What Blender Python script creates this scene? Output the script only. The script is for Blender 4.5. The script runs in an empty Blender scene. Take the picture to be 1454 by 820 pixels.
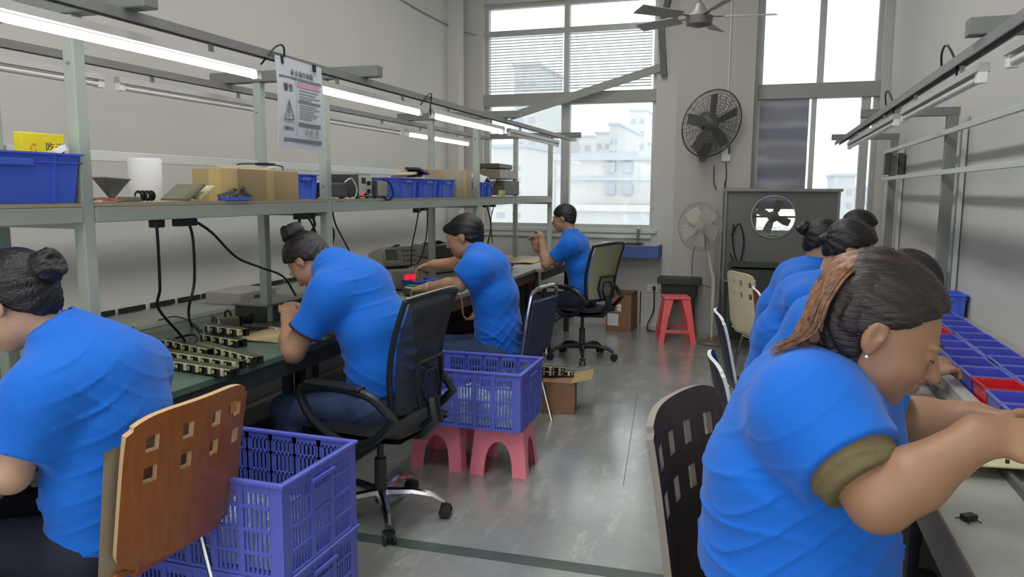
import bpy, bmesh, math, random
import numpy as np
from mathutils import Vector, Matrix
random.seed(7)
PI = math.pi
R = math.radians
scene = bpy.context.scene
COL = scene.collection

# ------------------------------------------------------------------ camera, sky, light, exposure
F, CAM_H = 1080.0, 1.50
YAW, PITCH, ROLL = R(18.1), R(7.28), R(0.3)
cam_d = bpy.data.cameras.new('camera')
cam = bpy.data.objects.new('camera', cam_d)
COL.objects.link(cam)
_f = Vector((-math.sin(YAW)*math.cos(PITCH), math.cos(YAW)*math.cos(PITCH), -math.sin(PITCH)))
_r0 = Vector((math.cos(YAW), math.sin(YAW), 0))
_u0 = _r0.cross(_f)
_r = _r0*math.cos(ROLL)+_u0*math.sin(ROLL)
_u = -_r0*math.sin(ROLL)+_u0*math.cos(ROLL)
M4 = Matrix((( _r.x, _u.x, -_f.x, 0), (_r.y, _u.y, -_f.y, 0), (_r.z, _u.z, -_f.z, CAM_H), (0, 0, 0, 1)))
cam.matrix_world = M4
cam_d.sensor_fit = 'HORIZONTAL'
cam_d.sensor_width = 36.0
cam_d.lens = 36.0*F/1454.0
cam_d.clip_start = 0.05
cam_d.clip_end = 600
scene.camera = cam

world = bpy.data.worlds.new('overcast_sky')
scene.world = world
world.use_nodes = True
wn = world.node_tree
wn.nodes.clear()
wo = wn.nodes.new('ShaderNodeOutputWorld')
wb = wn.nodes.new('ShaderNodeBackground')
wb.inputs[0].default_value = (0.96, 0.985, 1.0, 1)
wb.inputs[1].default_value = 3.1
wn.links.new(wb.outputs[0], wo.inputs[0])

def area(name, loc, target, sx, sy, power, color=(1, 1, 1)):
    l = bpy.data.lights.new(name, 'AREA')
    l.shape = 'RECTANGLE'; l.size = sx; l.size_y = sy; l.energy = power; l.color = color
    o = bpy.data.objects.new(name, l); COL.objects.link(o)
    o.location = loc
    d = Vector(target)-Vector(loc)
    o.rotation_euler = d.to_track_quat('-Z', 'Y').to_euler()
    return o
# daylight coming in through the two windows of the far wall (placed in the window openings)
# (light portals: they only guide the sky's light through the openings)
for _l in (area('window_portal', (-2.2, 8.75, 2.35), (-2.2, 3.0, 2.35), 2.2, 2.6, 1), area('window_portal', (0.48, 8.75, 2.55), (0.48, 3.0, 2.55), 1.2, 3.0, 1)):
    _l.data.cycles.is_portal = True
# fill lights added under the ceiling, out of view, to brighten the room
area('ceiling_tube_light', (-1.1, 1.0, 4.1), (-1.1, 1.0, 0), 0.3, 3.0, 130, (1.0, 1.0, 0.98))
area('ceiling_tube_light', (-1.1, 5.2, 4.1), (-1.1, 5.2, 0), 0.3, 3.0, 100, (1.0, 1.0, 0.98))

scene.view_settings.view_transform = 'Standard'
scene.view_settings.look = 'None'
scene.view_settings.gamma = 1.0
scene.view_settings.use_curve_mapping = False
scene.view_settings.exposure = -0.85

# ------------------------------------------------------------------ points from bearings
CO = Vector((0, 0, CAM_H))
def ray(x, y): return _f + _r*((x-727)/F) + _u*((410-y)/F)
def ax(x, y, X): d = ray(x, y); return CO + d*(X/d.x)
def ay(x, y, Y): d = ray(x, y); return CO + d*(Y/d.y)
def az(x, y, Z): d = ray(x, y); return CO + d*((Z-CAM_H)/d.z)

# ------------------------------------------------------------------ materials
MATS = {}
def mat(name, col, rough=0.6, metal=0.0, bump=0.0, bscale=60, var=0.0, vscale=6, emit=None, spec=0.5, stretch=None, sheen=0, col2=None, alpha=None, trans=0.0):
    if name in MATS: return MATS[name]
    m = bpy.data.materials.new(name); m.use_nodes = True
    nt = m.node_tree; b = nt.nodes['Principled BSDF']
    b.inputs['Base Color'].default_value = (*col, 1)
    b.inputs['Roughness'].default_value = rough
    b.inputs['Metallic'].default_value = metal
    b.inputs['Specular IOR Level'].default_value = spec
    if sheen: b.inputs['Sheen Weight'].default_value = sheen
    if trans: b.inputs['Transmission Weight'].default_value = trans
    tc = nt.nodes.new('ShaderNodeTexCoord'); mp = nt.nodes.new('ShaderNodeMapping')
    nt.links.new(tc.outputs['Object'], mp.inputs[0])
    if stretch: mp.inputs['Scale'].default_value = stretch
    if var > 0 or col2:
        n = nt.nodes.new('ShaderNodeTexNoise'); n.inputs['Scale'].default_value = vscale; n.inputs['Detail'].default_value = 5
        nt.links.new(mp.outputs[0], n.inputs['Vector'])
        cr = nt.nodes.new('ShaderNodeValToRGB')
        cr.color_ramp.elements[0].position = 0.3; cr.color_ramp.elements[1].position = 0.7
        c2 = col2 or tuple(min(1, c*(1+var)) for c in col)
        c1 = col if col2 else tuple(c*(1-var) for c in col)
        cr.color_ramp.elements[0].color = (*c1, 1); cr.color_ramp.elements[1].color = (*c2, 1)
        nt.links.new(n.outputs['Fac'], cr.inputs[0]); nt.links.new(cr.outputs[0], b.inputs['Base Color'])
    if bump > 0:
        n2 = nt.nodes.new('ShaderNodeTexNoise'); n2.inputs['Scale'].default_value = bscale; n2.inputs['Detail'].default_value = 4
        nt.links.new(mp.outputs[0], n2.inputs['Vector'])
        bp = nt.nodes.new('ShaderNodeBump'); bp.inputs['Strength'].default_value = bump; bp.inputs['Distance'].default_value = 0.01
        nt.links.new(n2.outputs['Fac'], bp.inputs['Height']); nt.links.new(bp.outputs[0], b.inputs['Normal'])
    if emit:
        b.inputs['Emission Color'].default_value = (*emit[0], 1); b.inputs['Emission Strength'].default_value = emit[1]
    if alpha is not None:
        b.inputs['Alpha'].default_value = alpha
    MATS[name] = m
    return m

def srgb(r, g, b):
    return tuple(((c/255)/12.92 if c/255 <= 0.04045 else ((c/255+0.055)/1.055)**2.4) for c in (r, g, b))

WHITE = mat('wall_plaster', srgb(205, 202, 196), 0.9, bump=0.08, bscale=9, var=0.025, vscale=1.3)
m_ceil = mat('ceiling_paint', srgb(215, 214, 210), 0.9)
POST = mat('powder_coated_steel', srgb(170, 179, 166), 0.5, var=0.06, vscale=3)
RAIL = mat('rail_steel', srgb(138, 140, 138), 0.45, 0.3, var=0.08, vscale=9)
HOUSE = mat('lamp_housing', srgb(176, 174, 172), 0.4, 0.2)
TUBE = mat('glowing_tube', (1, 1, 1), 0.3, emit=((0.93, 0.97, 1.0), 7.0))
TUBEOFF = mat('unlit_tube', srgb(225, 222, 218), 0.25)
WALUM = mat('window_aluminium', srgb(186, 187, 184), 0.45, 0.25, var=0.05)
WDARK = mat('window_beam_paint', srgb(160, 160, 156), 0.6, var=0.05)
SHELFB = mat('shelf_board', srgb(190, 175, 145), 0.6, var=0.1, vscale=8)
PALERAIL = mat('pale_bar', srgb(205, 210, 205), 0.5)
GREENM = mat('green_bench_mat', srgb(84, 106, 92), 0.38, var=0.14, vscale=5, bump=0.1, bscale=30)
GREYM = mat('grey_bench_top', srgb(128, 134, 122), 0.45, var=0.10, vscale=4)
BROWNM = mat('dark_bench_panel', srgb(75, 52, 46), 0.5, var=0.15)
BENCHST = mat('bench_frame_paint', srgb(52, 56, 50), 0.55, var=0.2)
CARD = mat('cardboard', srgb(170, 148, 106), 0.8, var=0.08, vscale=5, bump=0.05)
CARDL = mat('pale_cardboard', srgb(176, 164, 138), 0.8, var=0.08, vscale=5)
CARDR = mat('brown_cardboard', srgb(150, 112, 84), 0.8, var=0.1, vscale=6)
TAPE = mat('yellow_tape', srgb(188, 166, 108), 0.35)
BLUEP = mat('blue_bin_plastic', srgb(78, 112, 228), 0.38, var=0.06, vscale=4)
BLUEC = mat('blue_crate_plastic', srgb(98, 108, 208), 0.42, var=0.07, vscale=5)
BLUEB = mat('navy_bin_plastic', srgb(72, 80, 192), 0.35, var=0.05)
REDP = mat('red_bin_plastic', srgb(205, 28, 38), 0.35)
PINK = mat('pink_stool_plastic', srgb(255, 142, 160), 0.4, var=0.04)
REDSTOOL = mat('coral_stool_plastic', srgb(252, 108, 108), 0.4, var=0.04)
BLACK = mat('black_plastic', srgb(28, 30, 32), 0.45)
CHAIRBK = mat('chair_black_nylon', srgb(30, 34, 38), 0.42, bump=0.05)
CABLE = mat('cable_rubber', srgb(22, 22, 24), 0.5)
CHROME = mat('chrome', srgb(200, 200, 200), 0.18, 1.0)
STEEL = mat('brushed_steel', srgb(160, 160, 158), 0.35, 0.8)
GREYDEV = mat('instrument_beige', srgb(165, 160, 145), 0.5, var=0.05)
DARKDEV = mat('instrument_dark', srgb(72, 74, 72), 0.5, var=0.1)
DEVPANEL = mat('instrument_panel', srgb(190, 190, 182), 0.45)
PCBG = mat('circuit_green', srgb(60, 72, 48), 0.5, var=0.25, vscale=40)
PCBBEI = mat('circuit_beige', srgb(206, 198, 160), 0.6, var=0.05, vscale=30)
CREAM = mat('cream_component', srgb(214, 208, 170), 0.5)
COMPD = mat('dark_component', srgb(36, 36, 28), 0.5)
PAPER = mat('paper_white', srgb(225, 226, 228), 0.7)
PAPERB = mat('kraft_sheet', srgb(196, 174, 132), 0.75, var=0.06)
YELLOW = mat('yellow_card_box', srgb(240, 218, 40), 0.5)
ORANGE = mat('orange_print', srgb(226, 150, 40), 0.5)
INK = mat('ink', srgb(40, 40, 44), 0.6)
INKG = mat('grey_ink', srgb(120, 124, 130), 0.6)
PINKI = mat('pink_ink', srgb(205, 160, 178), 0.6)
LEDR = mat('red_led', srgb(200, 16, 40), 0.4, emit=(srgb(255, 30, 70), 1.6))
FANGREY = mat('fan_grey_metal', srgb(112, 110, 104), 0.5, 0.2)
FANWIRE = mat('fan_wire', srgb(96, 95, 90), 0.5, 0.3)
FANCREAM = mat('fan_cream_plastic', srgb(198, 194, 178), 0.45)
DKGREY = mat('dark_grey_panel', srgb(112, 112, 109), 0.6, var=0.08, vscale=3)
DKGREEN = mat('dark_green_paint', srgb(52, 62, 54), 0.5, var=0.1)
FILM = mat('grey_blue_film', srgb(142, 144, 156), 0.2, var=0.05, vscale=3, bump=0.25, bscale=2.5)
SLAT = mat('blind_slat', srgb(226, 227, 226), 0.5)
_nt = SLAT.node_tree; _tr = _nt.nodes.new('ShaderNodeBsdfTranslucent'); _tr.inputs[0].default_value = (.85, .86, .85, 1)
_ms = _nt.nodes.new('ShaderNodeMixShader'); _ms.inputs[0].default_value = .55
_nt.links.new(_nt.nodes['Principled BSDF'].outputs[0], _ms.inputs[1]); _nt.links.new(_tr.outputs[0], _ms.inputs[2]); _nt.links.new(_ms.outputs[0], _nt.nodes['Material Output'].inputs[0])
PLYR = mat('orange_brown_plywood', srgb(150, 84, 38), 0.32, col2=srgb(168, 98, 46), vscale=4, stretch=(14, 14, 1.0))
PLYEDGE = mat('plywood_edge', srgb(205, 172, 128), 0.6)
PLYD = mat('dark_walnut_plywood', srgb(62, 50, 46), 0.35, col2=srgb(78, 62, 54), vscale=4, stretch=(14, 14, 1))
PLYP = mat('pale_birch_plywood', srgb(206, 196, 164), 0.45, col2=srgb(218, 206, 176), vscale=4, stretch=(14, 14, 1))
PLYN = mat('navy_chair_shell', srgb(44, 46, 66), 0.35)
PLYM = mat('maroon_chair_shell', srgb(128, 62, 56), 0.35)
CUSH = mat('beige_cushion_cloth', srgb(178, 164, 140), 0.9, var=0.05, bump=0.2, bscale=150)
NAVYC = mat('navy_chair_cloth', srgb(50, 58, 88), 0.7)
SHIRT = mat('bright_blue_polo_cotton', srgb(20, 109, 216), 0.75, bump=0.12, bscale=420, sheen=0.15, spec=0.25)
CUFF = mat('dark_maroon_trim', srgb(60, 36, 78), 0.8)
SKIN = mat('skin', srgb(176, 134, 108), 0.5, var=0.05, vscale=14, spec=0.4)
SKINW = mat('fair_skin', srgb(196, 156, 130), 0.5, var=0.05, vscale=14, spec=0.4)
OLIVE = mat('olive_undershirt', srgb(112, 100, 70), 0.9, bump=0.3, bscale=90)
JEANS = mat('denim', srgb(58, 76, 112), 0.85, var=0.12, vscale=20, bump=0.2, bscale=250)
DARKT = mat('dark_trousers', srgb(30, 34, 52), 0.85, var=0.1)
SHOE = mat('dark_shoe', srgb(42, 42, 44), 0.6)
HAIRB = mat('black_hair', srgb(20, 18, 20), 0.38, var=0.35, vscale=9, stretch=(1.5, 14, 14), bump=0.5, bscale=14)
HAIRO = mat('dark_brown_hair', srgb(34, 29, 27), 0.4, var=0.35, vscale=9, stretch=(1.5, 14, 14), bump=0.5, bscale=14)
HAIRM = mat('dark_brown_hair_with_reddish_back', srgb(30, 25, 24), 0.4, vscale=7, stretch=(1.5, 12, 12), bump=0.5, bscale=14, col2=srgb(52, 38, 34))
HAIRR = mat('auburn_hair', srgb(96, 62, 44), 0.38, vscale=10, stretch=(3, 12, 6), bump=0.5, bscale=14, col2=srgb(158, 116, 84))
GREENCLIP = mat('green_terminal', srgb(60, 140, 80), 0.5)
WHITEP = mat('white_plastic', srgb(225, 226, 224), 0.4)

# ------------------------------------------------------------------ mesh builder
class MB:
    def __init__(s): s.v = []; s.f = []; s.mi = []; s.m = 0
    def add(s, vs, fs, m=None):
        o = len(s.v); s.v += [tuple(v) for v in vs]; s.f += [tuple(i+o for i in f) for f in fs]
        s.mi += [s.m if m is None else m]*len(fs); return s
    def box(s, c, d, rot=None, m=None):
        c = Vector(c); x, y, z = d[0]/2, d[1]/2, d[2]/2
        vs = [Vector((a*x, b*y, e*z)) for a in (-1, 1) for b in (-1, 1) for e in (-1, 1)]
        if rot is not None: vs = [rot @ v for v in vs]
        return s.add([c+v for v in vs], [(0, 1, 3, 2), (4, 6, 7, 5), (0, 4, 5, 1), (2, 3, 7, 6), (0, 2, 6, 4), (1, 5, 7, 3)], m)
    def span(s, a, b, m=None):
        return s.box([(a[i]+b[i])/2 for i in range(3)], [abs(b[i]-a[i]) for i in range(3)], m=m)
    def beam(s, a, b, w, h, up=(0, 0, 1), m=None):
        a = Vector(a); b = Vector(b); d = (b-a); L = d.length; d.normalize()
        up = Vector(up); sd = d.cross(up)
        if sd.length < 1e-4: sd = d.cross(Vector((0, 1, 0)))
        sd.normalize(); u2 = sd.cross(d)
        rot = Matrix((d, sd, u2)).transposed()
        return s.box((a+b)/2, (L, w, h), rot, m)
    def tube(s, pts, r, n=8, m=None, closed=False, cap=True):
        pts = [Vector(p) for p in pts]; N = len(pts)
        rr = r if isinstance(r, (list, tuple)) else [r]*N
        vs = []; fs = []
        prev = None
        for i, p in enumerate(pts):
            if closed: t = pts[(i+1) % N]-pts[i-1]
            else: t = pts[min(i+1, N-1)]-pts[max(i-1, 0)]
            t.normalize()
            if prev is None:
                a = t.cross(Vector((0, 0, 1)))
                if a.length < 0.1: a = t.cross(Vector((0, 1, 0)))
            else:
                a = prev - t*prev.dot(t)
            a.normalize(); prev = a.copy(); b = t.cross(a)
            for k in range(n):
                th = 2*PI*k/n
                vs.append(p + a*(rr[i]*math.cos(th)) + b*(rr[i]*math.sin(th)))
        M = N if closed else N-1
        for i in range(M):
            j = (i+1) % N
            for k in range(n):
                l = (k+1) % n
                fs.append((i*n+k, i*n+l, j*n+l, j*n+k))
        if not closed and cap:
            fs.append(tuple(range(n-1, -1, -1))); fs.append(tuple((N-1)*n+k for k in range(n)))
        return s.add(vs, fs, m)
    def lathe(s, c, prof, n=20, axis=(0, 0, 1), m=None):
        c = Vector(c); ax_ = Vector(axis).normalized()
        a = ax_.orthogonal().normalized(); b = ax_.cross(a)
        vs = []; fs = []
        for (r_, h_) in prof:
            for k in range(n):
                th = 2*PI*k/n
                vs.append(c + ax_*h_ + (a*math.cos(th)+b*math.sin(th))*r_)
        for i in range(len(prof)-1):
            for k in range(n):
                l = (k+1) % n
                fs.append((i*n+k, i*n+l, (i+1)*n+l, (i+1)*n+k))
        fs.append(tuple(range(n-1, -1, -1))); fs.append(tuple((len(prof)-1)*n+k for k in range(n)))
        return s.add(vs, fs, m)
    def grid(s, fn, nu, nv, th=0.0, nrm=None, m=None):
        """surface patch fn(u,v); th>0 gives it thickness along nrm(u,v) or face normal"""
        P = [[Vector(fn(i/nu, j/nv)) for j in range(nv+1)] for i in range(nu+1)]
        def Nn(i, j):
            du = P[min(i+1, nu)][j]-P[max(i-1, 0)][j]; dv = P[i][min(j+1, nv)]-P[i][max(j-1, 0)]
            n = du.cross(dv); n.normalize(); return n
        W = nv+1; cnt = (nu+1)*W
        if th:
            vs = [P[i][j]+Nn(i, j)*th/2 for i in range(nu+1) for j in range(W)]+[P[i][j]-Nn(i, j)*th/2 for i in range(nu+1) for j in range(W)]
        else:
            vs = [P[i][j] for i in range(nu+1) for j in range(W)]
        fs = [(i*W+j, (i+1)*W+j, (i+1)*W+j+1, i*W+j+1) for i in range(nu) for j in range(nv)]
        if th:
            fs += [tuple(cnt+k for k in reversed(f)) for f in fs]
            for i in range(nu):
                fs.append((i*W, cnt+i*W, cnt+(i+1)*W, (i+1)*W)); fs.append((i*W+nv, (i+1)*W+nv, cnt+(i+1)*W+nv, cnt+i*W+nv))
            for j in range(nv):
                fs.append((j, j+1, cnt+j+1, cnt+j)); k = nu*W; fs.append((k+j, cnt+k+j, cnt+k+j+1, k+j+1))
        return s.add(vs, fs, m)
    def mesh(s, name, mats):
        me = bpy.data.meshes.new(name)
        me.from_pydata(s.v, [], s.f)
        mats = mats if isinstance(mats, (list, tuple)) else [mats]
        for m in mats: me.materials.append(m)
        if len(mats) > 1:
            for p, i in zip(me.polygons, s.mi): p.material_index = i
        me.update()
        return me

def link(name, me, parent=None, smooth=False, bevel=0, loc=None):
    o = bpy.data.objects.new(name, me); COL.objects.link(o)
    if parent is not None: o.parent = parent
    if loc is not None: o.location = loc
    if smooth: smooth_mesh(me)
    if bevel:
        b = o.modifiers.new('bevel', 'BEVEL'); b.width = bevel; b.segments = 2; b.limit_method = 'ANGLE'
    return o
def smooth_mesh(me, ang=40):
    me.polygons.foreach_set('use_smooth', [True]*len(me.polygons))
    try: me.set_sharp_from_angle(angle=R(ang))
    except Exception: pass
def build(mb, name, mats, parent=None, smooth=False, bevel=0, loc=None):
    if loc is not None:
        l = Vector(loc); mb.v = [tuple(Vector(v)-l) for v in mb.v]
    return link(name, mb.mesh(name, mats), parent, smooth, bevel, loc)
def tag(o, label, cat, group=None, kind=None):
    o['label'] = label; o['category'] = cat
    if group: o['group'] = group
    if kind: o['kind'] = kind
    return o
def thing(name, loc, label, cat, group=None, rz=0.0):
    o = bpy.data.objects.new(name, None); COL.objects.link(o)
    o.empty_display_size = 0.1
    o.location = loc; o.rotation_euler = (0, 0, rz)
    return tag(o, label, cat, group)
def struct(o):
    o['kind'] = 'structure'; return o
def copy_tree(o, parent=None):
    c = o.copy(); COL.objects.link(c)
    if parent is not None: c.parent = parent
    for ch in list(o.children): copy_tree(ch, c)
    return c
def place(proto, used, loc, rz=0.0, label=None, group=None):
    """first use moves the prototype itself, later ones a copy"""
    o = copy_tree(proto) if used[0] else proto
    used[0] = True
    o.location = loc; o.rotation_euler = (0, 0, rz)
    if label: o['label'] = label
    if group: o['group'] = group
    return o
def bez(pts, n=10):
    """Catmull-Rom through the points"""
    pts = [Vector(p) for p in pts]; P = [pts[0]*2-pts[1]]+pts+[pts[-1]*2-pts[-2]]
    out = []
    for i in range(1, len(P)-2):
        for k in range(n):
            t = k/n; a, b, c, d = P[i-1], P[i], P[i+1], P[i+2]
            out.append(0.5*((2*b)+(c-a)*t+(2*a-5*b+4*c-d)*t*t+(3*b-a-3*c+d)*t**3))
    out.append(pts[-1]); return out
# ================================================================== THE ROOM
XL, XR, YF, ZC = -3.42, 1.14, 8.47, 4.3
YB = -2.6
# floor: worn grey-green paint with lane bands
fm = bpy.data.materials.new('worn_floor_paint'); fm.use_nodes = True
nt = fm.node_tree; N_ = nt.nodes; L_ = nt.links; pb = N_['Principled BSDF']
tc = N_.new('ShaderNodeTexCoord')
n1 = N_.new('ShaderNodeTexNoise'); n1.inputs['Scale'].default_value = 1.1; n1.inputs['Detail'].default_value = 8; n1.inputs['Roughness'].default_value = 0.65
n2 = N_.new('ShaderNodeTexNoise'); n2.inputs['Scale'].default_value = 9; n2.inputs['Detail'].default_value = 8; n2.inputs['Roughness'].default_value = 0.7
mp = N_.new('ShaderNodeMapping'); mp.inputs['Scale'].default_value = (1.0, 0.35, 1)
L_.new(tc.outputs['Object'], mp.inputs[0]); L_.new(tc.outputs['Object'], n1.inputs['Vector']); L_.new(mp.outputs[0], n2.inputs['Vector'])
cr = N_.new('ShaderNodeValToRGB'); e = cr.color_ramp.elements
e[0].position = 0.35; e[0].color = (*srgb(126, 131, 125), 1); e[1].position = 0.68; e[1].color = (*srgb(164, 166, 160), 1)
L_.new(n1.outputs['Fac'], cr.inputs[0])
cr2 = N_.new('ShaderNodeValToRGB'); e = cr2.color_ramp.elements
e[0].position = 0.54; e[0].color = (0, 0, 0, 1); e[1].position = 0.66; e[1].color = (1, 1, 1, 1)
L_.new(n2.outputs['Fac'], cr2.inputs[0])
mx = N_.new('ShaderNodeMixRGB'); mx.inputs[2].default_value = (*srgb(192, 192, 187), 1)
mf = N_.new('ShaderNodeMath'); mf.operation = 'MULTIPLY'; mf.inputs[1].default_value = 0.6
L_.new(cr2.outputs[0], mf.inputs[0]); L_.new(mf.outputs[0], mx.inputs[0]); L_.new(cr.outputs[0], mx.inputs[1]); L_.new(mx.outputs[0], pb.inputs['Base Color'])
mr = N_.new('ShaderNodeMapRange'); mr.inputs[3].default_value = 0.25; mr.inputs[4].default_value = 0.42
L_.new(n2.outputs['Fac'], mr.inputs[0]); L_.new(mr.outputs[0], pb.inputs['Roughness'])
bp = N_.new('ShaderNodeBump'); bp.inputs['Strength'].default_value = 0.10; bp.inputs['Distance'].default_value = 0.01
pb.inputs['Coat Weight'].default_value = 0.9; pb.inputs['Coat Roughness'].default_value = 0.17; pb.inputs['Coat IOR'].default_value = 1.85
L_.new(n2.outputs['Fac'], bp.inputs['Height']); L_.new(bp.outputs[0], pb.inputs['Normal'])
FLOORM = fm
struct(build(MB().span((XL-0.2, YB, -0.12), (XR+0.2, YF+0.3, 0.0)), 'floor', FLOORM))
FLGREEN = mat('green_floor_band', srgb(62, 76, 70), 0.35, col2=srgb(92, 104, 97), vscale=5, bump=0.2, bscale=20)
# green painted band that crosses the aisle, and worn seams
g = MB()
a = az(530, 766, 0); b = az(900, 818, 0)
dv = (b-a).normalized(); nv = Vector((-dv.y, dv.x, 0))
p0 = a - dv*1.6; p1 = b + dv*0.7
g.beam((p0+p1)/2 - (p1-p0)/2 + Vector((0, 0, 0.0008)), p1+Vector((0, 0, 0.0008)), 0.075, 0.0016)
o = build(g, 'floor_line', FLGREEN); o['kind'] = 'structure'; o['label'] = 'green painted line across the aisle floor'
struct(o)
seam = mat('floor_seam', srgb(74, 80, 76), 0.6)
for k, (s0, s1) in enumerate([((690, 475), (735, 600)), ((905, 560), (885, 690)), ((1010, 520), (1010, 700))]):
    A_ = az(*s0, 0); B_ = az(*s1, 0)
    struct(build(MB().beam(A_+Vector((0, 0, .0006)), B_+Vector((0, 0, .0006)), 0.003, 0.0012), 'trim_%d' % (k+1), seam))

# side walls, ceiling
struct(build(MB().span((XL-0.2, YB, 0), (XL, YF+0.24, ZC)), 'wall_left', WHITE))
struct(build(MB().span((XR, YB, 0), (XR+0.2, YF+0.24, ZC)), 'wall_right', WHITE))
struct(build(MB().span((XL-0.2, YB, ZC), (XR+0.2, YF+0.3, ZC+0.15)), 'ceiling', m_ceil))
for k, y in enumerate((1.0, 5.2)):  # unseen housings added around the two ceiling fill lights
    t = thing('ceiling_lamp', (-1.1, y, ZC-.01), ['long white ceiling batten above the near end of the aisle', 'long white ceiling batten above the far end of the aisle'][k], 'lamp', 'ceiling battens')
    build(MB().span((-.17, -1.52, -.15), (.17, 1.52, -.0)), 'housing', HOUSE, t); build(MB().span((-.01, -.4, -.0), (.01, .4, .01)), 'bracket', STEEL, t)
# far wall with its two window openings
W1 = dict(x0=ay(686, 60, YF).x, x1=ay(934, 60, YF).x, z0=1.09, z1=ay(690, 6, YF).z)
W2 = dict(x0=-0.10, x1=1.06, z0=1.06, z1=4.05)
w = MB(); T = 0.24
w.span((XL, YF, 0), (W1['x0'], YF+T, ZC)); w.span((W1['x0'], YF, 0), (W1['x1'], YF+T, W1['z0'])); w.span((W1['x0'], YF, W1['z1']), (W1['x1'], YF+T, ZC))
w.span((W1['x1'], YF, 0), (W2['x0'], YF+T, ZC)); w.span((W2['x0'], YF, 0), (W2['x1'], YF+T, W2['z0'])); w.span((W2['x0'], YF, W2['z1']), (W2['x1'], YF+T, ZC))
w.span((W2['x1'], YF, 0), (XR, YF+T, ZC))
struct(build(w, 'wall_back', WHITE))
# pillar between the windows and the shallow pilaster in the left corner
struct(build(MB().span((-0.90, 8.27, 0), (-0.13, YF, ZC)), 'wall_pillar', mat('pillar_plaster', srgb(188, 184, 176), 0.9, bump=0.08, bscale=9, var=0.03, vscale=2)))
struct(build(MB().span((XL, 8.1, 0), (XL+0.13, 8.26, ZC)), 'trim_4', WHITE))
# pale dado trunking under window 1 and its drain pipe
struct(build(MB().span((W1['x0']-0.1, YF-0.03, W1['z0']-0.04), (W1['x1']+0.05, YF, W1['z0']), m=0), 'window_sill_1', PALERAIL))
o = build(MB().span((XL+0.3, YF-0.035, 0.99), (-1.15, YF, 1.03)), 'trim_5', PALERAIL); struct(o)

GLASS = bpy.data.materials.new('window_glass'); GLASS.use_nodes = True
nt = GLASS.node_tree; nt.nodes.clear()
ou = nt.nodes.new('ShaderNodeOutputMaterial'); t1 = nt.nodes.new('ShaderNodeBsdfTransparent'); g1 = nt.nodes.new('ShaderNodeBsdfGlossy')
t1.inputs[0].default_value = (0.93, 0.95, 0.94, 1); g1.inputs['Roughness'].default_value = 0.05
mxs = nt.nodes.new('ShaderNodeMixShader'); mxs.inputs[0].default_value = 0.06
nt.links.new(t1.outputs[0], mxs.inputs[1]); nt.links.new(g1.outputs[0], mxs.inputs[2]); nt.links.new(mxs.outputs[0], ou.inputs[0])

def window(name, X0, X1, Z0, Z1, bars_v, bars_h, panes, yg=YF+0.12):
    root = bpy.data.objects.new(name, None); COL.objects.link(root); root.location = ((X0+X1)/2, yg, Z0); root['kind'] = 'structure'
    L = root.location.copy()
    fr = MB(); t = 0.045
    fr.span((X0, yg-0.05, Z0), (X0+t, yg+0.03, Z1)); fr.span((X1-t, yg-0.05, Z0), (X1, yg+0.03, Z1))
    fr.span((X0+t, yg-0.05, Z0), (X1-t, yg+0.03, Z0+t)); fr.span((X0+t, yg-0.05, Z1-t), (X1-t, yg+0.03, Z1))
    def kid(mb, nm, m, bev=0):
        mb.v = [(v[0]-L.x, v[1]-L.y, v[2]-L.z) for v in mb.v]
        return build(mb, nm, m, root, bevel=bev)
    kid(fr, 'frame', WALUM)
    for (xc, za, zb, ww) in bars_v:
        kid(MB().span((xc-ww/2, yg-0.055, za), (xc+ww/2, yg+0.025, zb)), 'mullion', WALUM, 0.004)
    for (zc, xa, xb, hh, dd, mm) in bars_h:
        kid(MB().span((xa, yg-0.06-dd, zc-hh/2), (xb, yg+0.02, zc+hh/2)), 'transom', mm, 0.004)
    for (xa, xb, za, zb) in panes:
        kid(MB().span((xa, yg-0.004, za), (xb, yg+0.004, zb)), 'pane', GLASS)
    return root
yg = YF+0.12
mxl = ay(807, 10, yg).x; zb_ = ay(800, 141, yg).z; zt_ = ay(806, 43, yg).z; X0, X1, Z0, Z1 = W1['x0'], W1['x1'], W1['z0'], W1['z1']
window('window_1', X0, X1, Z0, Z1,
       [(mxl, Z0, zb_-0.06, 0.10), (mxl, zb_+.06, Z1, 0.06), (ay(691, 200, yg).x, Z0, zb_, 0.12)],
       [(zb_, X0, X1, 0.13, 0.05, WDARK), (zt_, X0, X1, 0.05, 0, WALUM)],
       [(X0+.04, mxl-.05, Z0+.04, zb_-.06), (mxl+.05, X1-.04, Z0+.04, zb_-.06), (X0+.04, mxl-.03, zb_+.06, zt_-.02), (mxl+.03, X1-.04, zb_+.06, zt_-.02), (X0+.04, mxl-.03, zt_+.02, Z1-.04), (mxl+.03, X1-.04, zt_+.02, Z1-.04)])
zb2 = ay(1160, 130, yg).z; m2 = ay(1167, 60, yg).x; X0, X1, Z0, Z1 = W2['x0'], W2['x1'], W2['z0'], W2['z1']
ma = ay(1153, 200, yg).x; mb_ = ay(1226, 200, yg).x
window('window_2', X0, X1, Z0, Z1,
       [(m2, zb2+.06, Z1, .065), (ma, Z0, zb2-.06, .05), (mb_, Z0, zb2-.06, .085)],
       [(zb2, X0, X1, 0.15, 0.05, WDARK)],
       [(X0+.04, m2-.03, zb2+.07, Z1-.04), (m2+.03, X1-.04, zb2+.07, Z1-.04), (X0+.04, ma-.02, Z0+.04, zb2-.07), (ma+.02, mb_-.04, Z0+.04, zb2-.07), (mb_+.04, X1-.04, Z0+.04, zb2-.07)])
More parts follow.
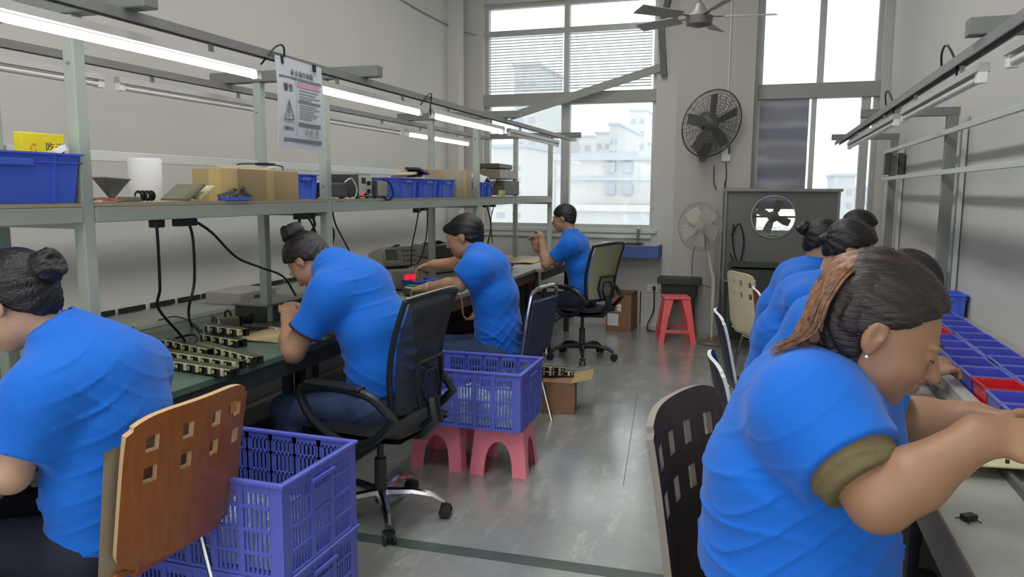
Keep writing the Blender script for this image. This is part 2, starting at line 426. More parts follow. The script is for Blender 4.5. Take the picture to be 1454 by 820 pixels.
# grey-blue film hung over the lower left pane of window 2
fx0, fx1, fz0, fz1 = X0+.03, ay(1146, 200, yg).x, 1.33, zb2-.03
fb = MB().grid(lambda u, v: (fx0+(fx1-fx0)*u, yg-0.078-0.013*math.sin(v*19)+0.004*math.sin(u*5+v*7), fz0+(fz1-fz0)*v), 10, 60, th=0.003)
tag(build(fb, 'window_film', FILM, smooth=True), 'rumpled grey-blue plastic film covering the lower left pane of the right window', 'film')
# blinds in the upper part of window 1: slats one by one
def blind(label, x0, x1, z0f, z1, n):
    t = thing('slatted_blind', ((x0+x1)/2, yg-0.075, z1), label, 'blind', 'slatted blinds of the left window')
    hr = MB().span((x0, yg-0.095, z1-.015), (x1, yg-0.06, z1+.01)); hr.v = [(v[0]-(x0+x1)/2, v[1]-(yg-.075), v[2]-z1) for v in hr.v]
    build(hr, 'headrail', WALUM, t)
    sl = MB(); wv = x1-x0
    sl.box((0, 0, 0), (wv, 0.026, 0.0016), Matrix.Rotation(R(38), 3, 'X')); me = sl.mesh('slat', SLAT)
    for i in range(n):
        z = -0.03 - i*(z1-z0f-0.05)/(n-1)
        o = link('slat', me, t); o.location = (0, 0, z); o.rotation_euler = (0, R(random.uniform(-.25, .25)), 0)
    for xx in (-wv*.4, 0, wv*.4):
        build(MB().tube([(xx, -0.013, -.02), (xx, -0.013, -(z1-z0f))], 0.0012, 4), 'cord', WALUM, t)
blind('slatted blind lowered over the upper left pane of the left window', W1['x0']+.05, mxl-.035, zb_+.08, zt_-.03, 20)
blind('slatted blind over the upper right pane, crossed by the slanting rail', mxl+.035, W1['x1']-.06, zb_+.09, zt_-.03, 20)
# fallen slanting rail of the blind, dark hanging strip beside it
p0 = ay(938, 96, YF-.02); p1 = ay(724, 166, YF-.2)
tag(build(MB().beam(p0, p1, 0.03, 0.085), 'slanting_rail', WDARK, bevel=.004), 'grey metal rail slanting down across the left window from its top right', 'rail')
p0 = ay(958, -40, YF-.06); p1 = ay(939, 38, YF-.05); p2 = ay(943, 108, YF-.05)
tag(build(MB().beam(p0, p1, .05, .055).beam(p1, p2, .05, .065), 'blind_track', mat('dark_track', srgb(92, 88, 84), .5)), 'dark bent strip hanging at the top right edge of the left window', 'strip')
# cable strung over the left wall
c0 = ax(540, -18, XL+.01); c1 = ax(650, 43, XL+.01)
tag(build(MB().tube([c0, c0.lerp(c1, .5)+Vector((0, 0, -.015)), c1, ay(676, 50, YF-.01)], 0.007, 5), 'wall_cable', RAIL), 'thin dark cable running across the top of the left wall to the window', 'cable')

# ------------------------------------------------------------------ outside: city, its haze put into the pale colours
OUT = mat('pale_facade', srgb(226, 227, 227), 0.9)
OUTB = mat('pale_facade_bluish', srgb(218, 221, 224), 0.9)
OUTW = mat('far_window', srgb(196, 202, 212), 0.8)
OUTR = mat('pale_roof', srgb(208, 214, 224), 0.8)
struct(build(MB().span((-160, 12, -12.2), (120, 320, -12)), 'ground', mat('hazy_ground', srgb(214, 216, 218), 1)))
def building(label, x0, x1, y0, dy, z1, mat_, wins, group=None, mode='grid', ww=1.2, wh=1.4):
    cx = (x0+x1)/2
    t = thing('apartment_building', (cx, y0, -12), label, 'building', group)
    build(MB().span((x0-cx, 0, 0), (x1-cx, dy, z1+12)), 'wall', mat_, t)
    build(MB().span((x0-cx-.3, -.3, z1+12), (x1-cx+.3, dy+.3, z1+12.4)), 'roof', OUTR, t)
    if mode == 'grid':
        me = MB().box((0, 0, 0), (ww, .3, wh)).mesh('far_window', OUTW)
        for (wx, wz) in wins:
            o = link('window', me, t); o.location = (wx-cx, -0.05, wz+12)
    else:
        b = MB()
        for (wx, wz) in wins: b.box((wx-cx, -.03, wz+12), (ww, .1, wh))
        if wins:
            o = build(b, 'window_rows', OUTW, t); o['kind'] = 'stuff'
    return t
def P(x, y, Y): v = ay(x, y, Y); return v.x, v.z
YB1 = 42
wl = [P(x, y, YB1) for x, y in ((867, 238), (891, 238), (867, 269), (891, 269))]
bx0, bx1 = P(790, 230, YB1)[0], P(914, 230, YB1)[0]
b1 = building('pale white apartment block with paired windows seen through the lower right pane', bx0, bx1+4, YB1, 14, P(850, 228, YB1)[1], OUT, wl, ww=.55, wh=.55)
zz = P(850, 255, YB1)[1]
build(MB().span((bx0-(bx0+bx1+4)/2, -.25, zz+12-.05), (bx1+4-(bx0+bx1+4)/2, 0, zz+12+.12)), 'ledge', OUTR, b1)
sx0, sz0 = P(872, 322, YB1-3); sx1, sz1 = P(922, 300, YB1-3)
t = thing('annex_building', ((sx0+sx1)/2, YB1-4, -12), 'low pale grey annex in front of the white apartment block', 'building')
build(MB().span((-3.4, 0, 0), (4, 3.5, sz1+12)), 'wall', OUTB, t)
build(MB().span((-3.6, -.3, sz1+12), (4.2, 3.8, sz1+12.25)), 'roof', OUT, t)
rb = random.Random(3)
tw = [(812, 842, 195, 170), (846, 868, 190, 150), (866, 878, 178, 120), (880, 893, 185, 150), (894, 918, 158, 190), (921, 940, 205, 140), (838, 850, 205, 200), (730, 765, 95, 110), (700, 745, 210, 90), (752, 798, 192, 142), (1185, 1215, 250, 130), (1210, 1240, 268, 160)]
names = ['wide hazy tower at the left of the lower right pane', 'hazy tower with narrow stripes beside the wide tower', 'slim hazy tower just left of the middle of the skyline', 'slim pale hazy tower with balconies in the skyline', 'tallest hazy striped tower in the lower right pane', 'hazy tower cut by the right edge of the left window', 'lower hazy tower behind the wide tower', 'hazy tower showing behind the upper left blind', 'hazy block low in the lower left pane', 'broad hazy block in the right of the lower left pane', 'hazy block behind the right window beside the vent cabinet', 'hazy block at the right edge of the right window']
for (xa, xb, yt, Y), nm in zip(tw, names):
    x0, z1 = P(xa, yt, Y); x1, _ = P(xb, yt, Y)
    wv = x1-x0; ws = []
    nc = max(2, int(wv/(Y*.025))); nr = 26
    for i in range(nc):
        for j in range(nr):
            ws.append((x0+wv*(i+.5)/nc, z1-2.5-j*Y*.016))
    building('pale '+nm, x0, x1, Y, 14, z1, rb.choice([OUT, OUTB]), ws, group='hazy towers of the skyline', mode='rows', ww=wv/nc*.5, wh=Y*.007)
# ================================================================== LEFT BENCH RACK
XFP, XRP = -2.12, -2.50       # front and rear posts
FY = [1.95, 3.42, 5.58, 7.75]
BZ = 0.80                     # bench height
SZ = 1.455                    # top of the shelf board
PW = 0.045
rack_lab = ['nearest grey-green steel rack frame of the left bench, by the first seated woman', 'second grey-green steel rack frame, behind the warning sheet', 'third grey-green steel rack frame, beside the stacked boxes', 'farthest grey-green steel rack frame, in front of the left window']
for Yp, lb in zip(FY, rack_lab):
    t = thing('rack_frame', (-2.31, Yp, BZ), lb, 'rack', 'steel rack frames of the left bench')
    for X in (XFP, XRP):
        build(MB().span((X-PW/2+2.31, -PW/2, 0), (X+PW/2+2.31, PW/2, 2.05-BZ)), 'post', POST, t, bevel=.004)
    build(MB().span((-2.78+2.31, -.03, 2.05-BZ), (-1.80+2.31, .03, 2.105-BZ)), 'top_arm', mat('arm_steel', srgb(120, 124, 118), .5), t, bevel=.004)
    build(MB().span((XRP+PW/2+2.31, -.02, SZ-.085-BZ), (XFP-PW/2+2.31, .02, SZ-.035-BZ)), 'cross_bar', POST, t)
    bl = MB()
    for X in (XFP, XRP):
        for zz in (.72, 1.1): bl.lathe((X+2.31, -PW/2, zz), [(.007, 0), (.006, -.004), (.002, -.006)], 8, (0, 1, 0))
    build(bl, 'bolt', STEEL, t)
# shelves between the frames
seg = [(0.4, FY[0]-PW/2-.002, 'near end of the upper shelf, carrying the big blue tote'), (FY[0]+PW/2+.002, FY[1]-PW/2-.002, 'upper shelf board with cardboard box and loose parts'), (FY[1]+PW/2+.002, FY[2]-PW/2-.002, 'upper shelf board carrying instruments and three blue bins'), (FY[2]+PW/2+.002, FY[3]-PW/2-.002, 'far upper shelf board in front of the window')]
for (a, b, lb) in seg:
    t = thing('upper_shelf', (-2.31, (a+b)/2, SZ), lb, 'shelf', 'upper shelves of the left rack')
    h = (b-a)/2
    build(MB().span((XRP-PW/2+2.31, -h, -.012), (XFP+.02+2.31, h, 0)), 'shelf_board', SHELFB, t)
    build(MB().span((XFP-.02+2.31, -h, -.065), (XFP+.025+2.31, h, -.014)), 'front_rail', POST, t, bevel=.003)
    build(MB().span((XRP-.02+2.31, -h, -.065), (XRP+.02+2.31, h, -.014)), 'back_rail', POST, t, bevel=.003)
# pale guard bars over the shelf at the rear posts
for (a, b, nm) in ((FY[0]+.04, FY[1]-.04, 'pale guard bar behind the cardboard box on the upper shelf'), (FY[1]+.04, FY[2]-.04, 'pale guard bar behind the instruments on the upper shelf')):
    z = ax(260, 228, XRP).z
    tag(build(MB().span((XRP-.012, a, z-.02), (XRP+.012, b, z+.02)), 'guard_bar', PALERAIL, bevel=.002), nm, 'bar', 'pale guard bars')

# light rails and tube lamps
def lamp_rail(X, Y0, Y1, z, label, zarm=2.05):
    t = thing('lamp_rail', (X, (Y0+Y1)/2, z), label, 'rail')
    h = (Y1-Y0)/2
    b = MB().span((-.02, -h, -.003), (.02, h, .003)).span((.014, -h, -.028), (.02, h, -.003)).span((-.02, -h, -.028), (-.014, h, -.003))
    build(b, 'slotted_channel', RAIL, t)
    return t
def tube_lamp(X, Y0, Y1, z, lit, label, group):
    """z = underside of the rail; housing hangs 3 cm below"""
    Yc = (Y0+Y1)/2; h = (Y1-Y0)/2
    t = thing('tube_lamp', (X, Yc, z-.045), label, 'lamp', group)
    build(MB().add([(x, y, zz) for y in (-h, h) for (x, zz) in ((-.02, -.012), (-.014, .014), (.014, .014), (.02, -.012))], [(0, 1, 2, 3), (7, 6, 5, 4), (0, 4, 5, 1), (1, 5, 6, 2), (2, 6, 7, 3), (3, 7, 4, 0)]), 'housing', HOUSE, t)
    build(MB().tube([(0, -h+.025, -.030), (0, h-.025, -.030)], .0125, 12), 'tube', TUBE if lit else TUBEOFF, t, smooth=True)
    for s in (-1, 1):
        build(MB().span((-.014, s*h-s*.03, -.045), (.014, s*h, -.010)), 'end_cap', WHITEP, t, bevel=.003)
    for yy in (-h*.6, h*.6):
        build(MB().span((-.006, yy-.008, .014), (.006, yy+.008, .045)), 'hanger_clip', STEEL, t)
    return t
lamp_rail(-1.90, 0.6, 7.9, 2.047, 'long slotted steel rail over the front of the left bench')
lamp_rail(-2.70, 0.6, 7.5, 2.047, 'long slotted steel rail over the back of the left bench')
G1 = 'tube lamps over the front of the left bench'; G2 = 'tube lamps over the back of the left bench'
def yr(x, y, X): return ax(x, y, X).y
zr = 2.018
tube_lamp(-1.90, 1.25, yr(367, 93, -1.9), zr, True, 'lit tube lamp nearest the camera over the left bench', G1)
tube_lamp(-1.90, yr(440, 113, -1.9), yr(597, 152, -1.9), zr, True, 'lit tube lamp just past the hanging warning sheet', G1)
tube_lamp(-1.90, yr(612, 156, -1.9), yr(714, 179, -1.9), zr, True, 'lit tube lamp beyond the third rack frame', G1)
tube_lamp(-1.90, yr(722, 181, -1.9), yr(792, 195, -1.9), zr, False, 'unlit tube lamp at the window end of the front rail', G1)
tube_lamp(-2.70, 1.75, 2.62, zr, False, 'unlit tube lamp nearest the camera on the back rail', G2)
tube_lamp(-2.70, 2.70, 3.72, zr, False, 'unlit tube lamp on the back rail left of the warning sheet', G2)
tube_lamp(-2.70, 3.95, 5.45, zr, False, 'unlit tube lamp on the back rail right of the warning sheet', G2)
tube_lamp(-2.70, 5.55, 6.9, zr, True, 'lit tube lamp at the far end of the back rail', G2)
for i, (x, y) in enumerate(((388, 80), (603, 140))):
    p = ax(x, y+12, -1.9)
    tag(build(MB().tube(bez([p+Vector((0, -.09, -.02)), p+Vector((.03, -.03, .06)), p+Vector((.03, .03, .075)), p+Vector((.01, .06, .01)), p+Vector((0, .08, -.04))], 6), .004, 6), 'lamp_cable', CABLE, smooth=True), ['looped black lamp lead above the warning sheet', 'looped lamp lead between the two farther lit tube lamps'][i], 'cable')

# warning sheet hanging from the front rail (printed in a plain, generic layout)
def sign():
    pts = [ax(389, 82, -1.875), ax(455, 97, -1.875), ax(459, 176, -1.875), ax(396, 166, -1.875)]
    y0, y1 = pts[0].y, pts[1].y; H_ = .36; W_ = y1-y0; zt = 2.035
    t = thing('warning_sheet', (-1.872, (y0+y1)/2, zt), 'white laminated warning sheet with a triangle symbol, hung from the front lamp rail', 'sign')
    sh = lambda u, v: (.010*math.sin(v*3.0)+.004*math.sin(u*6), -W_/2+W_*u, -H_*v)
    build(MB().grid(sh, 8, 10, th=.0012), 'sheet', mat('laminated_paper', srgb(206, 210, 218), .3), t, smooth=True)
    def patch(u0, v0, u1, v1, m, nm='print'):
        return build(MB().grid(lambda a, b: tuple(Vector(sh(u0+(u1-u0)*a, v0+(v1-v0)*b))+Vector((.0022, 0, 0))), 3, 3), nm, m, t)
    patch(.04, .20, .96, .225, INKG, 'rule'); patch(.40, .235, .92, .30, PINKI, 'pink_band')
    patch(.40, .45, .92, .475, INKG, 'rule'); patch(.40, .70, .92, .745, INKG, 'rule'); patch(.10, .89, .95, .93, INKG, 'footer_band')
    patch(.36, .225, .365, .86, INKG, 'rule')
    def text(s, u, v, size, m, nm='lettering'):
        cu = bpy.data.curves.new(nm, 'FONT'); cu.body = s; cu.size = size; cu.extrude = .0003
        tmp = bpy.data.objects.new(nm, cu); COL.objects.link(tmp)
        dg = bpy.context.evaluated_depsgraph_get(); me = bpy.data.meshes.new_from_object(tmp.evaluated_get(dg)); me.materials.clear(); me.materials.append(m)
        bpy.data.objects.remove(tmp)
        o = link(nm, me, t); p = Vector(sh(u, v)); o.location = p+Vector((.003, 0, 0)); o.rotation_euler = (R(90), 0, R(90))
    for k, ch in enumerate('\u5b89\u5168\u64cd\u4f5c\u89c4\u7a0b'): text(ch, .26+k*.09, .175, .026, INK)
    text('\u8b66\u544a', .10, .36, .034, INK)
    text('\u6ce8\u610f\u5b89\u5168', .09, .80, .018, INK)
    for k, v in enumerate((.33, .365, .40, .43)): patch(.42, v, .42+(.46, .40, .48, .3)[k], v+.010, INKG)
    for k, v in enumerate((.50, .53, .56, .59, .62, .65)): patch(.42, v, .42+(.42, .47, .36, .45, .4, .3)[k], v+.010, INKG)
    # triangle
    a, b, c = Vector(sh(.19, .47)), Vector(sh(.10, .68)), Vector(sh(.29, .68)); off = Vector((.003, 0, 0))
    build(MB().tube([a+off, b+off, c+off], .003, 5, closed=True), 'triangle_symbol', INKG, t)
    build(MB().beam(a.lerp((b+c)/2, .4)+off, a.lerp((b+c)/2, .72)+off, .006, .002, up=(1, 0, 0)).box(tuple(a.lerp((b+c)/2, .85)+off), (.002, .007, .007)), 'exclamation_mark', INKG, t)
    for k in range(3):
        p = Vector(sh(.60+k*.12, .81)); build(MB().tube([p+Vector((.003, .012*math.cos(q*PI/5), .014*math.sin(q*PI/5))) for q in range(10)], .0012, 4, closed=True), 'round_mark', INKG, t)
    for u in (.12, .82): build(MB().box((0.004, -W_/2+W_*u, -.012), (.012, .012, .03)), 'clip', BLACK, t)
sign()

# ================================================================== LEFT BENCHES
XBF, XBB = -1.93, -2.90
def bench(Y0, Y1, lab, mtop, front=XBF, back=XBB, panel=BENCHST, endp=False):
    Yc = (Y0+Y1)/2; h = (Y1-Y0)/2; cx = (front+back)/2; wx = (front-back)/2
    t = thing('work_bench', (cx, Yc, 0), lab, 'bench')
    build(MB().span((-wx, -h, BZ-.028), (wx, h, BZ)), 'bench_top', mtop, t, bevel=.003)
    build(MB().span((wx-.03, -h+.01, BZ-.10), (wx-.004, h-.01, BZ-.028)), 'front_rail', panel, t)
    n = max(2, int(2*h/1.4)+1)
    for i in range(n):
        y = -h+.06+(2*h-.12)*i/(n-1)
        for x in (-wx+.05, wx-.10):
            build(MB().span((x-.025, y-.025, 0), (x+.025, y+.025, BZ-.028)), 'leg', BENCHST, t)
    build(MB().span((-wx+.2, -h+.05, .16), (wx-.12, h-.05, .18)), 'lower_shelf', BENCHST, t)
    if endp: build(MB().span((-wx+.03, h-.03, .05), (wx-.03, h-.005, BZ-.03)), 'end_panel', BROWNM, t)
    return t
bench(0.3, 4.15, 'long near bench with a green rubber top on the left', GREENM)
bench(4.17, 6.6, 'middle left bench with a pale grey top and dark brown front panel', GREYM, panel=BROWNM, endp=True)
bench(6.62, 7.95, 'far bench on the left where the farthest man works', mat('far_bench_top', srgb(168, 164, 150), .5), front=-1.86)
# rear tables against the wall
t = thing('wall_table', (-3.17, 4.0, 0), 'narrow grey table behind the left bench along the wall', 'table')
build(MB().span((-.235, -3.8, BZ-.028), (.235, 3.95, BZ)), 'table_top', GREYM, t)
for y in (-3.6, -1.2, 1.2, 3.7):
    for x in (-.19, .19): build(MB().span((x-.02, y-.02, 0), (x+.02, y+.02, BZ-.028)), 'leg', BENCHST, t)
# black slotted strip at the foot of the wall
me = MB().span((-.006, -.095, 0), (.006, .095, .03)).mesh('strip_piece', BLACK)
t = thing('wire_trunking', (XL+.012, 3.0, BZ), 'broken line of black trunking pieces where the table meets the wall', 'trunking')
for i in range(20):
    y = 3.2+i*.225+random.uniform(-.012, .012)
    o = link('trunking_piece', me, t); o.location = (0, y-3.0, .004); o.rotation_euler = (0, 0, 0)

# ================================================================== THINGS ON THE UPPER SHELF
def tote(mb_w, mb_d, mb_h, name, m, lab, cat, loc, rz=0, group=None, taper=.93, lip=.012, tabs=True, ribs=True, handle_axis='y', wall=.004):
    """open stacking box: shell with hollow, rim, ribs, handle tab.  w along x, d along y"""
    t = thing(name, loc, lab, cat, group, rz)
    w, d, h = mb_w/2, mb_d/2, mb_h
    def ring(s, z, off=0): return [(sx*(w*s-off), sy*(d*s-off), z) for sx, sy in ((-1, -1), (1, -1), (1, 1), (-1, 1))]
    vs = ring(taper, 0)+ring(1, h)+ring(1, h, wall)+ring(taper, wall, wall)
    fs = [(3, 2, 1, 0)]
    for k in range(4):
        l = (k+1) % 4
        fs += [(k, l, 4+l, 4+k), (4+k, 4+l, 8+l, 8+k), (8+k, 8+l, 12+l, 12+k)]
    fs.append((12, 13, 14, 15))
    build(MB().add(vs, fs), 'shell', m, t)
    rm = MB()
    rm.span((-w-lip, -d-lip, h-.006), (w+lip, -d, h)); rm.span((-w-lip, d, h-.006), (w+lip, d+lip, h)); rm.span((-w-lip, -d, h-.006), (-w, d, h)); rm.span((w, -d, h-.006), (w+lip, d, h))
    if ribs:
        rm.span((-w-lip*.5, -d-lip*.5, h*.80), (w+lip*.5, -d+.002, h*.80+.004)); rm.span((w-.004, -d, h*.80), (w+lip*.5, d, h*.80+.004))
        rm.span((-w-lip*.5, d-.004, h*.80), (w+lip*.5, d+lip*.5, h*.80+.004)); rm.span((-w-lip*.5, -d, h*.80), (-w+.004, d, h*.80+.004))
    build(rm, 'rim', m, t)
    if ribs:
        for q in (-.62, .62):
            r_ = MB(); r_.add([(w*taper-.002, q*d-.003, 0), (w*taper+.008, q*d-.003, 0), (w+.008, q*d-.003, h-.006), (w-.002, q*d-.003, h-.006), (w*taper-.002, q*d+.003, 0), (w*taper+.008, q*d+.003, 0), (w+.008, q*d+.003, h-.006), (w-.002, q*d+.003, h-.006)], [(0, 1, 2, 3), (7, 6, 5, 4), (1, 5, 6, 2), (0, 4, 5, 1), (3, 2, 6, 7)])
            build(r_, 'rib', m, t); r_ = MB()
            r_.add([(q*w-.003, -d*taper+.002, 0), (q*w-.003, -d*taper-.008, 0), (q*w-.003, -d-.008, h-.006), (q*w-.003, -d+.002, h-.006), (q*w+.003, -d*taper+.002, 0), (q*w+.003, -d*taper-.008, 0), (q*w+.003, -d-.008, h-.006), (q*w+.003, -d+.002, h-.006)], [(3, 2, 1, 0), (4, 5, 6, 7), (2, 6, 5, 1), (1, 5, 4, 0), (7, 6, 2, 3)])
            build(r_, 'rib', m, t)
    if tabs:
        tb = MB(); tb.box((w+lip*.6, 0, h*.80), (.012, d*.62, h*.14)); build(tb, 'handle_tab', m, t, bevel=.003)
        tb = MB(); tb.box((0, -d-lip*.6, h*.80), (w*.62, .012, h*.14)); build(tb, 'handle_tab', m, t, bevel=.003)
    return t
tote(.36, .50, .155, 'blue_tote', BLUEP, 'large blue plastic tote on the near end of the upper shelf, holding a yellow box', 'bin', (-2.272, 1.67, SZ+.001))
# big one reaches left out of the frame
t = thing('yellow_box', (-2.150, 1.835, SZ+.112), 'yellow printed carton standing up inside the near blue tote', 'box')
build(MB().span((-.02, -.075, 0), (.012, .075, .105)), 'carton', YELLOW, t, bevel=.002)
b = MB()
for k, (dy, dz, w_, h_) in enumerate([(-.045, .055, .004, .02), (-.035, .07, .016, .004), (-.03, .045, .004, .02), (-.04, .035, .014, .004)]): b.span((.0125, dy-w_/2, dz-h_/2), (.0132, dy+w_/2, dz+h_/2))
build(b, 'printed_swirl', ORANGE, t)
def lettering(s, parent, loc, rot, size, m, nm='lettering', ex=.0004):
    cu = bpy.data.curves.new(nm, 'FONT'); cu.body = s; cu.size = size; cu.extrude = ex
    tmp = bpy.data.objects.new(nm, cu); COL.objects.link(tmp)
    dg = bpy.context.evaluated_depsgraph_get(); me = bpy.data.meshes.new_from_object(tmp.evaluated_get(dg)); me.materials.clear(); me.materials.append(m)
    bpy.data.objects.remove(tmp)
    o = link(nm, me, parent); o.location = loc; o.rotation_euler = rot; return o
lettering('\u5403\u8ff7', t, (.0125, .005, .050), (R(90), 0, R(90)), .034, INK)
t = thing('black_pouch', (-2.25, 1.60, SZ+.088), 'dark folded pouch lying in the near blue tote', 'pouch')
build(MB().grid(lambda u, v: (-.12+.24*u, -.14+.30*v, .062+.030*math.sin(u*3)*math.sin(v*5+1)), 8, 10, th=.02), 'cloth', mat('dark_pouch_cloth', srgb(70, 72, 74), .7), t, smooth=True)
build(MB().tube([(-.1, -.15, .09), (.11, -.13, .075)], .006, 6).tube([(-.1, -.1, .09), (.11, -.11, .072)], .005, 6), 'zip', BLACK, t)
tag(build(MB().grid(lambda u, v: (-2.22+.1*u, 1.85+.05*v, SZ+.165+.012*math.sin(u*5+v*3)), 6, 6, th=.02), 'plastic_wrap', PAPER, smooth=True), 'crumpled clear wrap at the end of the near blue tote', 'wrap')

def cardbox(name, c, d, rz, lab, m, extra=None, cat='box', flap=False, group=None):
    t = thing(name, (c[0], c[1], c[2]), lab, cat, group, rz)
    x, y, z = d[0]/2, d[1]/2, d[2]
    build(MB().span((-x, -y, 0), (x, y, z)), 'carton', m, t, bevel=.002)
    build(MB().span((-x, -.004, z), (x, .004, z+.0006)), 'seam_tape', TAPE, t); build(MB().span((-.03, -y-.0006, 0), (.03, -y, z)), 'end_tape', TAPE, t); build(MB().span((x, -.03, 0), (x+.0006, .03, z)), 'side_tape', TAPE, t)
    return t
# long cardboard box; white bottle, funnel, spools, boards
c0 = ax(277, 280, XFP).y; c1 = ax(418, 285, XFP).y
bx = cardbox('cardboard_box', (-2.24, 2.965, SZ), (.22, .50, .135), R(4), 'long tan cardboard box with torn flaps on the upper shelf', CARD)
build(MB().grid(lambda u, v: (.05-.1*v, -.24+.48*u, .137+.02*v), 4, 2, th=.002), 'torn_flap', CARDL, bx)
build(MB().box((.0, .10, .14), (.035, .26, .006), Matrix.Rotation(R(8), 3, 'X')), 'strip', PALERAIL, bx)
t = thing('metal_bracket', (-2.31, 3.16, SZ+.142), 'small dark metal bracket lying on the long cardboard box', 'bracket')
build(MB().tube(bez([(-.05, -.12, 0), (-.05, -.1, .025), (-.03, .08, .03), (.03, .12, .02), (.05, .1, 0)], 5), .004, 6), 'wire_loop', BLACK, t); build(MB().box((.0, .03, .028), (.05, .09, .012)), 'plate', BLACK, t)
tote(.20, .22, .125, 'blue_bin', BLUEP, 'small blue bin between the long cardboard box and the second rack frame', 'bin', (-2.29, 3.345, SZ+.001))
# white bottle / roll
p = ax(202, 275, -2.42)
t = thing('white_roll', (-2.40, p.y, SZ+.001), 'upright white plastic roll standing at the back of the upper shelf', 'roll')
build(MB().lathe((0, 0, 0), [(.062, 0), (.064, .004), (.064, .165), (.060, .17)], 24), 'body', PAPER, t, smooth=True)
p = ax(165, 280, -2.2)
t = thing('wire_basket', (-2.22, p.y, SZ+.001), 'small grey wire cone leaning on the upper shelf', 'basket')
build(MB().add([(0, 0, .0), (-.03, -.055, .085), (.03, -.05, .085), (.04, .05, .08), (-.03, .05, .08)], [(0, 2, 1), (0, 3, 2), (0, 4, 3), (0, 1, 4)]), 'cone', mat('wire_mesh', srgb(120, 124, 122), .5, .4), t)
build(MB().tube([(-.03, -.055, .085), (.03, -.05, .085), (.04, .05, .08), (-.03, .05, .08)], .003, 5, closed=True), 'rim', STEEL, t)
for k, (x, y) in enumerate(((203, 282), (215, 281))):
    p = ax(x, y, -2.16)
    t = thing('wire_spool', (-2.17, p.y, SZ+.022), ['small black wire spool', 'black wire spool with a pale face'][k]+' lying on the upper shelf', 'spool', 'wire spools')
    build(MB().lathe((0, -.011, 0), [(.020, 0), (.020, .004), (.013, .005), (.013, .018), (.020, .019), (.020, .023)], 18, (0, 1, 0)), 'reel', BLACK, t, smooth=True)
    build(MB().lathe((0, -.0125, 0), [(.010, 0), (.010, .001)], 14, (0, 1, 0)), 'hub', WHITEP, t)
p = ax(190, 284, -2.14); tag(build(MB().span((0, 0, 0), (.025, .09, .018)), 'metal_rod', STEEL, bevel=.004, loc=None), 'short grey metal piece beside the spools', 'piece'); bpy.data.objects['metal_rod'].location = (-2.16, p.y-.06, SZ+.001)
t = thing('scrap_tray', (-2.19, 2.06, SZ+.001), 'heap of pinkish scraps by the near post on the upper shelf', 'scraps')
rs = random.Random(5)
for k in range(7): build(MB().box((rs.uniform(-.05, .05), rs.uniform(-.03, .07), .006+k*.001), (.05, .03, .008), Matrix.Rotation(rs.uniform(0, 3), 3, 'Z')), 'scrap', mat('pink_scrap', srgb(196, 130, 112), .7), t)
for k, (dy, mm, tl, lb) in enumerate(((2.50, mat('grey_board', srgb(120, 116, 100), .7), 32, 'grey board tilted against the others on the upper shelf'), (2.56, CREAM, 26, 'cream board leaning behind the grey board on the upper shelf'))):
    t = thing('loose_board', (-2.2, dy, SZ+.002), lb, 'board')
    build(MB().box((0, 0, .033), (.14, .11, .008), Matrix.Rotation(R(tl), 3, 'X')), 'board', mm, t)
t = thing('blue_tray', (-2.13, 2.69, SZ+.001), 'flat blue tray with loose cables in front of the long cardboard box', 'tray')
t.location.x = -2.115
build(MB().span((-.02, -.07, 0), (.03, .09, .016)), 'tray', BLUEP, t, bevel=.003)
cb = MB()
for k in range(5): cb.tube(bez([(rs.uniform(-.015, .02), -.08+.02*k, .02), (rs.uniform(-.015, .02), -.02+.02*k, .036+.006*k), (rs.uniform(-.01, .02), .04+.01*k, .03), (0, .09+.008*k, .022)], 5), .006, 6)
build(cb, 'cable_coil', mat('olive_cable', srgb(120, 120, 96), .6), t, smooth=True)

# instruments
def instrument(name, c, d, rz, lab, m, face, cat='instrument', details=None, facing='-y'):
    t = thing(name, c, lab, cat, None, rz)
    x, y, z = d[0]/2, d[1]/2, d[2]
    build(MB().span((-x, -y, .008), (x, y, z)), 'case', m, t, bevel=.006)
    ft = MB()
    for sx in (-1, 1):
        for sy in (-1, 1): ft.lathe((sx*x*.8, sy*y*.8, 0), [(.008, 0), (.008, .009)], 8)
    build(ft, 'foot', BLACK, t)
    # face on +x side
    build(MB().span((x, -y*.96, .014), (x+.004, y*.96, z-.006)), 'front_panel', face, t, bevel=.002)
    if details: details(t, x+.004, y, z)
    return t
def psu(t, x, y, z):
    for k in range(2):
        build(MB().lathe((x, y*.35, z*(.30+.34*k)), [(.013, 0), (.012, .014), (.004, .015)], 14, (1, 0, 0)), 'knob', BLACK, t, smooth=True)
    build(MB().span((x, -y*.6, z*.62), (x+.002, y*.0, z*.86)), 'display', INK, t)
    for k in range(3): build(MB().lathe((x, -y*.6+k*y*.45, z*.18), [(.007, 0), (.006, .012)], 10, (1, 0, 0)), 'terminal', [LEDR, BLACK, GREENCLIP][k], t)
y_ = ax(490, 280, -2.15).y
instrument('dark_adapter_box', (-2.26, 3.60, SZ+.001), (.20, .20, .085), 0, 'low dark grey power box beside the second rack frame', DARKDEV, DARKDEV)
instrument('bench_power_supply', (-2.24, 3.845, SZ+.001), (.22, .15, .135), 0, 'dark bench power supply with a pale front and knobs on the upper shelf', DARKDEV, DEVPANEL, details=psu)
instrument('grey_transformer', (-2.24, 4.06, SZ+.001), (.2, .14, .105), R(4), 'grey box draped with a black lead next to the power supply', DARKDEV, GREYDEV)
p = Vector((-2.13, 4.06, SZ+.11))
tag(build(MB().tube(bez([p, p+Vector((.02, .05, -.02)), p+Vector((.035, .06, -.09)), p+Vector((.03, .0, -.12)), p+Vector((.04, -.06, -.10))], 6), .006, 6), 'draped_lead', CABLE, smooth=True), 'black lead draped over the grey box on the upper shelf', 'cable')
